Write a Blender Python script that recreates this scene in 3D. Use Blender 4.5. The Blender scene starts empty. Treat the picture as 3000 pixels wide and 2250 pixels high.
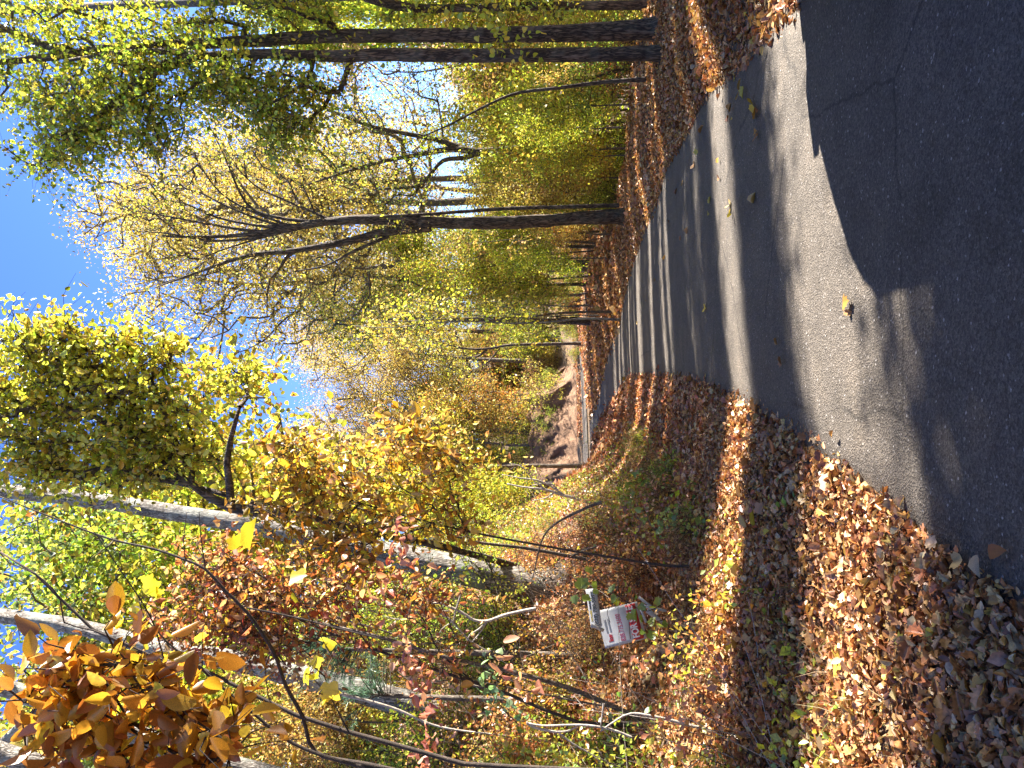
import bpy, math, random
import numpy as np
from mathutils import Vector, Matrix

rng = np.random.default_rng(7)
random.seed(7)
scene = bpy.context.scene
COL = scene.collection
rad = math.radians

# ------------------------------------------------------------------ camera (the phone was held sideways: the photo lies on its side)
FPX, CAMZ, PITCH = 2150.0, 1.6, rad(4.6)
FW = np.array([0, math.cos(PITCH), math.sin(PITCH)])
UP = np.array([0, -math.sin(PITCH), math.cos(PITCH)])
RT = np.array([1.0, 0, 0])
cam_data = bpy.data.cameras.new("camera")
cam_data.sensor_width = 36.0
cam_data.lens = FPX / 3000.0 * 36.0
cam_data.clip_start = 0.05
cam_data.clip_end = 1500
cam = bpy.data.objects.new("camera", cam_data)
COL.objects.link(cam)
m = Matrix.Identity(4)
for i in range(3):
    m[i][0] = -UP[i]; m[i][1] = RT[i]; m[i][2] = -FW[i]
m[2][3] = CAMZ
cam.matrix_world = m
scene.camera = cam

# ------------------------------------------------------------------ light
SUN_AZ, SUN_EL = rad(20), rad(36)          # azimuth from +X towards +Y
SUN = Vector((math.cos(SUN_EL) * math.cos(SUN_AZ), math.cos(SUN_EL) * math.sin(SUN_AZ), math.sin(SUN_EL)))
world = bpy.data.worlds.new("World")
scene.world = world
world.use_nodes = True
wn = world.node_tree
sky = wn.nodes.new("ShaderNodeTexSky")
sky.sky_type = 'NISHITA'
sky.sun_disc = False
sky.sun_elevation = SUN_EL
sky.sun_rotation = rad(90) - SUN_AZ
sky.altitude = 1500
sky.air_density = 1.0
sky.dust_density = 0.3
sky.ozone_density = 2.0
hsv = wn.nodes.new('ShaderNodeHueSaturation'); hsv.inputs['Saturation'].default_value = 1.24; hsv.inputs['Hue'].default_value = .517
wn.links.new(sky.outputs[0], hsv.inputs['Color'])
wn.links.new(hsv.outputs[0], wn.nodes["Background"].inputs[0])
wn.nodes["Background"].inputs[1].default_value = 0.064
sl = bpy.data.lights.new("sun", 'SUN')
sl.energy = 4.5
sl.angle = rad(0.53)
sl.color = (1.0, 0.94, 0.86)
so = bpy.data.objects.new("sun", sl)
so.rotation_euler = SUN.to_track_quat('Z', 'Y').to_euler()
so.location = (20, 8, 30)
COL.objects.link(so)
scene.view_settings.view_transform = 'Standard'
scene.view_settings.look = 'None'
scene.view_settings.exposure = 2.72
scene.view_settings.gamma = 1.0
scene.view_settings.use_curve_mapping = False
scene.render.engine = 'CYCLES'
scene.cycles.max_bounces = 6
scene.cycles.diffuse_bounces = 4
scene.cycles.transmission_bounces = 4
scene.cycles.transparent_max_bounces = 4
scene.cycles.glossy_bounces = 2

# ------------------------------------------------------------------ coordinates: K is the step from viewing pixels to photo pixels
K = 3000.0 / 2212.0
def ray(dx, dy):
    X, Y = dx * K, dy * K
    d = FW * FPX + RT * (1125 - Y) + UP * (1500 - X)
    return d / np.linalg.norm(d)
def W(dx, dy, depth):
    r = ray(dx, dy)
    return np.array([0, 0, CAMZ]) + r * (depth / r[1])
def PX(n, depth):                      # viewing pixels to metres at a depth
    return n * K * depth / FPX

def smooth(a, b, x):
    t = np.clip((np.asarray(x, float) - a) / (b - a), 0, 1)
    return t * t * (3 - 2 * t)

# value noise (vectorised)
def _hash(ix, iy, s):
    h = (ix.astype(np.int64) * 374761393 + iy.astype(np.int64) * 668265263 + s * 974711) & 0x7fffffff
    h = ((h ^ (h >> 13)) * 1274126177) & 0x7fffffff
    h = h ^ (h >> 16)
    return (h & 0xffff) / 65535.0
def vnoise(x, y, s=0):
    x = np.asarray(x, float); y = np.asarray(y, float)
    ix = np.floor(x); iy = np.floor(y)
    fx = x - ix; fy = y - iy
    fx = fx * fx * (3 - 2 * fx); fy = fy * fy * (3 - 2 * fy)
    a = _hash(ix, iy, s); b = _hash(ix + 1, iy, s); c = _hash(ix, iy + 1, s); d = _hash(ix + 1, iy + 1, s)
    return (a + (b - a) * fx) * (1 - fy) + (c + (d - c) * fx) * fy - 0.5
def fbm(x, y, s=0, o=4):
    r = 0; a = 1.0
    for i in range(o):
        r = r + vnoise(np.asarray(x) * 2 ** i, np.asarray(y) * 2 ** i, s + i) * a
        a *= 0.5
    return r

# ------------------------------------------------------------------ road edges
def zr(y):
    return 0.03 * np.maximum(0, np.asarray(y, float) - 25)
def on_road(X, Y):                     # photo pixel to the road surface
    d = FW * FPX + RT * (1125 - Y) + UP * (1500 - X)
    y = 5.0
    lo, hi = 0.5, 80.0
    for _ in range(60):
        y = (lo + hi) / 2
        z = CAMZ + d[2] / d[1] * y
        if z > zr(y): lo = y
        else: hi = y
    return (d[0] / d[1] * y, y)
RE = [(3.2, -12), (2.95, 0)] + [on_road(X, 2250 - u) for X, u in [(2326, 2223), (2088, 1992), (1953, 1748), (1858, 1491), (1816, 1320), (1788, 1230), (1766, 1154), (1754, 1094), (1738, 1040)]]
LE = [(-1.9, -12), (-1.3, 0)] + [on_road(X, 2250 - u) for X, u in [(3000, 446), (2576, 772), (2332, 948), (2156, 1070), (2061, 1124), (1960, 1140), (1898, 1145), (1850, 1142), (1812, 1091), (1779, 1049), (1757, 1006), (1733, 958)]]
RE = np.array(RE); LE = np.array(LE)
def xl(y): return np.interp(y, LE[:, 1], LE[:, 0])
def xr(y): return np.interp(y, RE[:, 1], RE[:, 0])
BANK_S = [0, .3, 1, 2, 2.6, 3.5, 5, 7, 10, 16, 30, 60]
BANK_H = [0, .05, .14, .36, .66, 1.35, 2.5, 3.6, 4.9, 7.0, 9.5, 12]
def terrain(x, y, detail=True):
    x = np.asarray(x, float); y = np.asarray(y, float)
    base = zr(np.minimum(y, 60))
    s = xl(np.minimum(y, 38)) - x
    hl = np.interp(s, BANK_S, BANK_H) * smooth(43, 30, y) * (1 + .75 * smooth(8.5, 13, y) * smooth(1.2, 3, s) * smooth(12, 5, s))
    sr = x - xr(np.minimum(y, 40))
    xc = np.interp(y, [-10, 5, 13, 22, 30, 40, 60], [9, 9, 8.2, 5.9, 5.2, 6, 14])
    hr = 0.10 * smooth(.1, 1.2, sr) + 0.12 * smooth(1.0, 3.5, sr)
    drop = -np.minimum(0.38 * np.maximum(0, x - xc), 3.6) * smooth(46, 34, y)
    far = 0.30 * np.maximum(0, x - 26) * smooth(70, 55, y) * 0.5
    hills = np.minimum(0.30 * np.maximum(0, y - 63 - 0.5 * np.maximum(0, x)), 15)
    h = base + hl + np.where(sr > 0, hr + drop, 0) + far + hills
    onroad = (s < 0) & (sr < 0) & (y < 42)
    off = np.minimum(np.maximum(s, sr), 3) / 3
    if detail:
        h = h + np.where(onroad, 0, np.clip(off * 3, 0, 1) * (fbm(x * .8, y * .8, 3) * .14) + np.clip(off, 0, 1) * fbm(x * .25, y * .25, 9) * .6)
    # the road bed lies a little under the asphalt
    inroad = np.clip(np.minimum(-s, -sr) / .12, 0, 1)
    h = np.where((y < 41), h - 0.05 * inroad, h)
    # junction and the lane that turns back to the right
    j = smooth(1.2, 0.2, lane_dist(x, y))
    return h * (1 - j) + (zr(np.minimum(y, 60)) - 0.05) * j
# centre line of the far lane: comes out of the left, bends back to the right past the clay bank
LANE = np.array([(-34, 46), (-22, 47.5), (-14, 47), (-8, 46.5), (-3.5, 48.0), (0.0, 51.5), (3.0, 54.5), (8, 57.0), (15, 58.5), (24, 58)], float)
LANEW = np.array([2.6, 2.6, 2.6, 3.2, 2.6, 1.8, 1.5, 1.5, 1.5, 1.5])
def lane_dist(x, y):
    x = np.asarray(x, float); y = np.asarray(y, float)
    best = np.full(np.broadcast(x, y).shape, 1e9)
    for i in range(len(LANE) - 1):
        a, b = LANE[i], LANE[i + 1]
        ab = b - a
        t = np.clip(((x - a[0]) * ab[0] + (y - a[1]) * ab[1]) / (ab @ ab), 0, 1)
        d = np.hypot(x - a[0] - t * ab[0], y - a[1] - t * ab[1]) - (LANEW[i] * (1 - t) + LANEW[i + 1] * t)
        best = np.minimum(best, d)
    return best
def gz(x, y): return float(terrain(np.array([x]), np.array([y]))[0])
def hit(dx, dy, far=70):
    r = ray(dx, dy)
    o = np.array([0, 0, CAMZ])
    t = np.concatenate([np.arange(1.5, 20, .05), np.arange(20, far, .25)])
    p = o + r * t[:, None]
    g = terrain(p[:, 0], p[:, 1])
    k = np.argmax(p[:, 2] < g)
    if p[k, 2] >= g[k]: k = len(t) - 1
    return np.array([p[k, 0], p[k, 1], g[k]])

# ------------------------------------------------------------------ mesh building
class MB:
    def __init__(s): s.v = []; s.f = []; s.n = 0; s.c = []
    def add(s, v, f, c=None):
        v = np.asarray(v, float); s.v.append(v)
        for k in f if isinstance(f, list) else [f]:
            s.f.append(np.asarray(k, int) + s.n)
        if c is None: c = (1, 1, 1)
        c = np.asarray(c, float)
        s.c.append(np.broadcast_to(c, (len(v), 3)) if c.ndim == 1 else c)
        s.n += len(v)
    def build(s, name, mat, parent=None, smooth_=False, link=True):
        me = bpy.data.meshes.new(name)
        if s.n:
            v = np.concatenate(s.v); c = np.concatenate(s.c)
            me.vertices.add(len(v)); me.vertices.foreach_set('co', v.astype(np.float32).ravel())
            loops = np.concatenate([k.ravel() for k in s.f])
            tot = np.concatenate([np.full(len(k), k.shape[1]) for k in s.f])
            st = np.concatenate([[0], np.cumsum(tot)[:-1]])
            me.loops.add(len(loops)); me.loops.foreach_set('vertex_index', loops.astype(np.int32))
            me.polygons.add(len(tot)); me.polygons.foreach_set('loop_start', st.astype(np.int32))
            me.polygons.foreach_set('loop_total', tot.astype(np.int32))
            if smooth_: me.polygons.foreach_set('use_smooth', np.ones(len(tot), bool))
            a = me.color_attributes.new('tint', 'FLOAT_COLOR', 'POINT')
            a.data.foreach_set('color', np.concatenate([c, np.ones((len(c), 1))], 1).astype(np.float32).ravel())
            me.update(calc_edges=True)
            me.validate()
        me.materials.append(mat)
        if not link: return me
        o = bpy.data.objects.new(name, me)
        COL.objects.link(o)
        if parent: o.parent = parent
        return o
def nrm(a):
    a = np.asarray(a, float)
    return a / np.maximum(np.linalg.norm(a, axis=-1, keepdims=True), 1e-9)
def tube(mb, pts, r, sides=6, rough=0.0, flute=0.0, color=None, cap=True, seed=0):
    pts = np.asarray(pts, float); n = len(pts)
    r = np.broadcast_to(np.asarray(r, float), (n,))
    t = nrm(np.gradient(pts, axis=0))
    ref = np.array([1.0, 0.13, 0.05]) if abs(t[:, 0]).mean() < .8 else np.array([0, 1.0, .1])
    a = nrm(np.cross(t, ref)); b = np.cross(t, a)
    th = np.linspace(0, 2 * math.pi, sides, endpoint=False)
    R = r[:, None] * np.ones(sides)
    if rough or flute:
        L = np.concatenate([[0], np.cumsum(np.linalg.norm(np.diff(pts, axis=0), axis=1))])
        cx = np.cos(th) * 2.2; sx = np.sin(th) * 2.2
        R = R * (1 + rough * (vnoise(cx[None, :] + seed, L[:, None] * 1.5 + sx[None, :], 5) * 1.2 + vnoise(cx * 2 + sx[None, :] * 2, L[:, None] * 5 + 7 * sx[None, :], 6) * .6))
        if flute:
            R = R * (1 + flute * (vnoise(np.arange(sides)[None, :] * .55 + vnoise(L[:, None] * 1.2, th[None, :] * 0, 2) * 2, L[:, None] * 4.0 + np.arange(sides)[None, :] * 3.3, 11) * 2))
    v = pts[:, None, :] + R[:, :, None] * (np.cos(th)[None, :, None] * a[:, None, :] + np.sin(th)[None, :, None] * b[:, None, :])
    i = np.arange(n - 1)[:, None] * sides; j = np.arange(sides)[None, :]; j2 = (j + 1) % sides
    f = np.stack([i + j, i + j2, i + sides + j2, i + sides + j], -1).reshape(-1, 4)
    fs = [f]
    v = v.reshape(-1, 3)
    if cap: fs.append(((n - 1) * sides + np.arange(sides))[None, :])
    mb.add(v, fs, color)
def resample(pts, seg):
    pts = np.asarray(pts, float)
    # catmull-rom through the points
    P = np.concatenate([[2 * pts[0] - pts[1]], pts, [2 * pts[-1] - pts[-2]]])
    out = []
    for k in range(1, len(P) - 2):
        n = max(1, int(round(np.linalg.norm(P[k + 1][:3] - P[k][:3]) / seg)))
        t = np.linspace(0, 1, n, endpoint=False)[:, None]
        a, b, c, d = P[k - 1], P[k], P[k + 1], P[k + 2]
        out.append(.5 * ((2 * b) + (-a + c) * t + (2 * a - 5 * b + 4 * c - d) * t ** 2 + (-a + 3 * b - 3 * c + d) * t ** 3))
    out.append(pts[-1:])
    return np.concatenate(out)

# ------------------------------------------------------------------ leaf templates: lie in x (across), y (along), z up; unit length
def tmpl(outline, fold=.18, curl=.15):
    """outline: right side points from base to tip (x>0); folded on the midrib."""
    o = np.array(outline, float)
    n = len(o)
    right = np.stack([o[:, 0], o[:, 1], np.abs(o[:, 0]) * fold - curl * (o[:, 1] - .4) ** 2], 1)
    left = right * [-1, 1, 1]
    base = [[0, 0, -curl * .16]]; tip = [[0, 1, -curl * .36]]
    v = np.concatenate([base, right, tip, left])
    fr = [[0] + list(range(1, n + 2))]
    fl = [[0, n + 1] + list(range(2 * n + 1, n + 1, -1))]
    return v, [np.array(fr), np.array(fl)]
T_DIA = (np.array([[0, 0, 0], [.34, .48, .10], [0, 1, -.05], [-.34, .48, .10]]), [np.array([[0, 1, 2], [0, 2, 3]])])
T_HEX = tmpl([(.28, .25), (.30, .62)], .25, .3)
T_OVAL = tmpl([(.14, .08), (.25, .28), (.27, .5), (.18, .78)], .25, .45)
T_HEART = tmpl([(.22, -.04), (.42, .12), (.42, .38), (.22, .72)], .2, .3)
T_CURL = tmpl([(.16, .1), (.30, .32), (.26, .6), (.13, .84)], .75, 1.1)
T_LOBE = tmpl([(.10, .06), (.42, .10), (.30, .28), (.50, .46), (.26, .52), (.30, .78), (.12, .80)], .22, .5)
T_TULIP = tmpl([(.30, .02), (.46, .22), (.34, .42), (.44, .66), (.40, .86), (.12, .84)], .25, .5)
T_OAK = tmpl([(.07, .08), (.20, .16), (.12, .26), (.30, .38), (.15, .48), (.32, .62), (.16, .70), (.20, .86), (.07, .90)], .3, .6)

def leaf_frame(axis, normal):
    a = nrm(axis); n = nrm(normal - (normal * a).sum(-1, keepdims=True) * a)
    return np.cross(a, n), a, n
def leaves(mb, T, pos, axis, normal, size, color, wid=1.0):
    V, F = T; k = len(V); n = len(pos)
    x, y, z = leaf_frame(axis, normal)
    wid = np.broadcast_to(np.asarray(wid, float), (n,))
    sz = np.broadcast_to(np.asarray(size, float), (n,))
    v = pos[:, None, :] + sz[:, None, None] * (V[None, :, 0, None] * wid[:, None, None] * x[:, None, :] + V[None, :, 1, None] * y[:, None, :] + V[None, :, 2, None] * z[:, None, :])
    off = (np.arange(n) * k)
    fs = [(off[:, None, None] + f[None]).reshape(-1, f.shape[1]) for f in F]
    mb.add(v.reshape(-1, 3), fs, np.repeat(color, k, axis=0))
def rdir(n, up=0.0, flat=1.0):
    d = rng.normal(size=(n, 3)); d[:, 2] = d[:, 2] * flat + up
    return nrm(d)
def pal(P, n, j=.12, w=None):
    P = np.array(P, float)
    i = rng.choice(len(P), n, p=None if w is None else np.array(w) / np.sum(w))
    c = P[i] * (1 + rng.normal(size=(n, 1)) * j) * (1 + rng.normal(size=(n, 3)) * j * .35)
    return np.clip(c, .004, .85)

# palettes: base colours of the leaves themselves
YG = [(.46, .50, .05), (.36, .44, .045), (.56, .54, .06), (.26, .36, .04), (.60, .50, .07)]
GREEN = [(.30, .42, .05), (.38, .50, .055), (.52, .58, .07), (.20, .32, .035), (.66, .56, .08)]
YELLOW = [(.72, .56, .07), (.64, .54, .07), (.54, .54, .07), (.40, .46, .06), (.70, .46, .08)]
GOLD = [(.66, .45, .13), (.60, .40, .10), (.54, .42, .11), (.66, .50, .20), (.48, .36, .08)]
ORANGE = [(.58, .26, .04), (.62, .34, .05), (.50, .20, .04), (.55, .40, .08), (.42, .17, .05)]
AMBER = [(.60, .30, .03), (.66, .38, .04), (.50, .22, .03), (.40, .16, .03)]
RED = [(.40, .10, .04), (.46, .16, .07), (.50, .24, .12), (.36, .09, .04), (.54, .32, .17)]
CREEP = [(.52, .19, .12), (.56, .25, .16), (.42, .14, .08), (.60, .33, .22)]
DRY = [(.42, .23, .10), (.50, .30, .14), (.34, .17, .07), (.56, .38, .20), (.28, .13, .06), (.46, .30, .10), (.38, .17, .06)]
LITTER = [(.47, .215, .075), (.57, .30, .12), (.34, .14, .05), (.64, .38, .15), (.22, .09, .035), (.60, .35, .10), (.50, .20, .06), (.40, .20, .10), (.66, .44, .22)]
TEAL = [(.20, .26, .13), (.28, .32, .13), (.34, .36, .12), (.16, .20, .09)]
BRIGHT = [(.34, .46, .08), (.26, .40, .08), (.44, .50, .08), (.20, .32, .07)]
DEEPG = [(.06, .14, .05), (.09, .19, .07), (.14, .26, .10)]

# ------------------------------------------------------------------ materials
def new_mat(name):
    mt = bpy.data.materials.new(name); mt.use_nodes = True
    nt = mt.node_tree; nt.nodes.clear()
    out = nt.nodes.new("ShaderNodeOutputMaterial")
    return mt, nt, out
def N(nt, t, **kw):
    n = nt.nodes.new(t)
    for k, v in kw.items():
        if k in n.inputs: n.inputs[k].default_value = v
        else: setattr(n, k, v)
    return n
def ramp(nt, stops, interp='LINEAR'):
    r = nt.nodes.new("ShaderNodeValToRGB"); r.color_ramp.interpolation = interp
    e = r.color_ramp.elements
    while len(e) < len(stops): e.new(.5)
    for k, (p, c) in enumerate(stops):
        e[k].position = p; e[k].color = (*c, 1) if len(c) == 3 else c
    return r
def leaf_mat(name, trans=.45, gloss=.06, tgain=1.25, vein=True):
    mt, nt, out = new_mat(name); L = nt.links.new
    at = N(nt, "ShaderNodeAttribute", attribute_name='tint')
    oi = N(nt, "ShaderNodeObjectInfo")
    hs = N(nt, "ShaderNodeHueSaturation")
    mr = N(nt, "ShaderNodeMapRange"); mr.inputs[3].default_value = .485; mr.inputs[4].default_value = .515
    L(oi.outputs['Random'], mr.inputs[0]); L(mr.outputs[0], hs.inputs['Hue']); L(at.outputs['Color'], hs.inputs['Color'])
    tc = N(nt, "ShaderNodeTexCoord")
    nz = N(nt, "ShaderNodeTexNoise"); nz.inputs['Scale'].default_value = 55; nz.inputs['Detail'].default_value = 2
    L(tc.outputs['Object'], nz.inputs['Vector'])
    mv = N(nt, "ShaderNodeMapRange"); mv.inputs[1].default_value = .3; mv.inputs[2].default_value = .7; mv.inputs[3].default_value = .55; mv.inputs[4].default_value = 1.2
    L(nz.outputs[0], mv.inputs[0]); L(mv.outputs[0], hs.inputs['Value'])
    df = N(nt, "ShaderNodeBsdfDiffuse"); tr = N(nt, "ShaderNodeBsdfTranslucent")
    L(hs.outputs[0], df.inputs[0])
    g = N(nt, "ShaderNodeMix", data_type='RGBA', blend_type='MULTIPLY'); g.inputs[0].default_value = 1
    L(hs.outputs[0], g.inputs[6]); g.inputs[7].default_value = (tgain * 1.0, tgain, tgain * .7, 1)
    L(g.outputs[2], tr.inputs[0])
    mx = N(nt, "ShaderNodeMixShader"); mx.inputs[0].default_value = trans
    L(df.outputs[0], mx.inputs[1]); L(tr.outputs[0], mx.inputs[2])
    gl = N(nt, "ShaderNodeBsdfGlossy"); gl.inputs['Roughness'].default_value = .38
    m2 = N(nt, "ShaderNodeMixShader"); m2.inputs[0].default_value = gloss
    L(mx.outputs[0], m2.inputs[1]); L(gl.outputs[0], m2.inputs[2]); L(m2.outputs[0], out.inputs[0])
    return mt
M_LEAF = leaf_mat("leaf_live", .48, .055)
M_FAR = leaf_mat("leaf_far", .42, .02)
M_LITTER = leaf_mat("leaf_dry", .16, .045, 1.0)
M_NEEDLE = leaf_mat("needles", .2, .05, 1.0)

def bark_mat(name, dark, mid, light, zs=.16, scale=9, bump=1.0, moss=0):
    mt, nt, out = new_mat(name); L = nt.links.new
    tc = N(nt, "ShaderNodeTexCoord"); mp = N(nt, "ShaderNodeMapping"); mp.inputs['Scale'].default_value = (1, 1, zs)
    L(tc.outputs['Object'], mp.inputs[0])
    vo = N(nt, "ShaderNodeTexVoronoi", feature='DISTANCE_TO_EDGE'); vo.inputs['Scale'].default_value = scale * 2.6
    nz0 = N(nt, "ShaderNodeTexNoise"); nz0.inputs['Scale'].default_value = scale; nz0.inputs['Detail'].default_value = 5
    L(mp.outputs[0], nz0.inputs['Vector'])
    mixv = N(nt, "ShaderNodeMix", data_type='RGBA'); mixv.inputs[0].default_value = .25
    L(mp.outputs[0], mixv.inputs[6]); L(nz0.outputs['Color'], mixv.inputs[7]); L(mixv.outputs[2], vo.inputs['Vector'])
    r1 = ramp(nt, [(0, dark), (.06, dark), (.22, mid), (.6, light)])
    L(vo.outputs['Distance'], r1.inputs[0])
    nz = N(nt, "ShaderNodeTexNoise"); nz.inputs['Scale'].default_value = scale * .5; nz.inputs['Detail'].default_value = 6; nz.inputs['Roughness'].default_value = .65
    L(tc.outputs['Object'], nz.inputs['Vector'])
    r2 = ramp(nt, [(.3, (.55, .55, .55)), (.7, (1.3, 1.3, 1.3))]); L(nz.outputs[0], r2.inputs[0])
    mu = N(nt, "ShaderNodeMix", data_type='RGBA', blend_type='MULTIPLY'); mu.inputs[0].default_value = 1
    L(r1.outputs[0], mu.inputs[6]); L(r2.outputs[0], mu.inputs[7])
    col = mu.outputs[2]
    if moss:
        nm = N(nt, "ShaderNodeTexNoise"); nm.inputs['Scale'].default_value = 3; nm.inputs['Detail'].default_value = 8
        L(tc.outputs['Object'], nm.inputs['Vector'])
        rm = ramp(nt, [(.5, (0, 0, 0)), (.62, (moss, moss, moss))]); L(nm.outputs[0], rm.inputs[0])
        mm = N(nt, "ShaderNodeMix", data_type='RGBA'); L(rm.outputs[0], mm.inputs[0]); L(col, mm.inputs[6]); mm.inputs[7].default_value = (.30, .32, .27, 1)
        col = mm.outputs[2]
    b = N(nt, "ShaderNodeBump"); b.inputs['Strength'].default_value = bump; b.inputs['Distance'].default_value = .025
    ad = N(nt, "ShaderNodeMath", operation='ADD'); rb = N(nt, "ShaderNodeMath", operation='MULTIPLY'); rb.inputs[1].default_value = .5
    L(nz.outputs[0], rb.inputs[0]); L(vo.outputs['Distance'], ad.inputs[0]); L(rb.outputs[0], ad.inputs[1]); L(ad.outputs[0], b.inputs['Height'])
    p = N(nt, "ShaderNodeBsdfPrincipled"); p.inputs['Roughness'].default_value = .9
    L(col, p.inputs['Base Color']); L(b.outputs[0], p.inputs['Normal']); L(p.outputs[0], out.inputs[0])
    return mt
M_BARK = bark_mat("bark_furrowed", (.028, .018, .011), (.13, .088, .058), (.24, .175, .125), moss=.12)
M_GREY = bark_mat("bark_grey", (.08, .065, .05), (.30, .26, .215), (.50, .455, .40), scale=11, bump=.8, moss=.5)
M_TWIG = bark_mat("bark_twig", (.03, .02, .014), (.08, .055, .04), (.15, .11, .08), scale=30, bump=.3)
M_MIDT = bark_mat("bark_mid", (.06, .045, .035), (.19, .15, .11), (.30, .25, .19), scale=20, bump=.5)
M_PALE = bark_mat("bark_dead", (.28, .23, .18), (.55, .49, .41), (.68, .62, .54), scale=30, bump=.3)

def ground_mat(name, cells, dirt, scale=26, green=.0):
    mt, nt, out = new_mat(name); L = nt.links.new
    tc = N(nt, "ShaderNodeTexCoord")
    nz = N(nt, "ShaderNodeTexNoise"); nz.inputs['Scale'].default_value = 14; nz.inputs['Detail'].default_value = 4
    L(tc.outputs['Object'], nz.inputs['Vector'])
    mv = N(nt, "ShaderNodeMix", data_type='RGBA'); mv.inputs[0].default_value = .06
    L(tc.outputs['Object'], mv.inputs[6]); L(nz.outputs['Color'], mv.inputs[7])
    vo = N(nt, "ShaderNodeTexVoronoi"); vo.inputs['Scale'].default_value = scale
    L(mv.outputs[2], vo.inputs['Vector'])
    sp = N(nt, "ShaderNodeSeparateColor"); L(vo.outputs['Color'], sp.inputs[0])
    k = len(cells)
    r = ramp(nt, [(i / k, c) for i, c in enumerate(cells)], 'CONSTANT'); L(sp.outputs[0], r.inputs[0])
    n2 = N(nt, "ShaderNodeTexNoise"); n2.inputs['Scale'].default_value = 1.3; n2.inputs['Detail'].default_value = 7
    L(tc.outputs['Object'], n2.inputs['Vector'])
    r2 = ramp(nt, [(.46, (0, 0, 0)), (.60, (1, 1, 1))]); L(n2.outputs[0], r2.inputs[0])
    mx = N(nt, "ShaderNodeMix", data_type='RGBA'); L(r2.outputs[0], mx.inputs[0]); L(r.outputs[0], mx.inputs[6]); mx.inputs[7].default_value = (*dirt, 1)
    b = N(nt, "ShaderNodeBump"); b.inputs['Strength'].default_value = .9; b.inputs['Distance'].default_value = .03
    L(vo.outputs['Distance'], b.inputs['Height'])
    p = N(nt, "ShaderNodeBsdfPrincipled"); p.inputs['Roughness'].default_value = .95
    L(mx.outputs[2], p.inputs['Base Color']); L(b.outputs[0], p.inputs['Normal']); L(p.outputs[0], out.inputs[0])
    return mt
M_GROUND = ground_mat("forest_floor", [(.09, .05, .025), (.17, .09, .04), (.25, .14, .06), (.12, .06, .03), (.30, .19, .08), (.07, .04, .025), (.20, .14, .05)], (.10, .07, .04))

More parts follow.
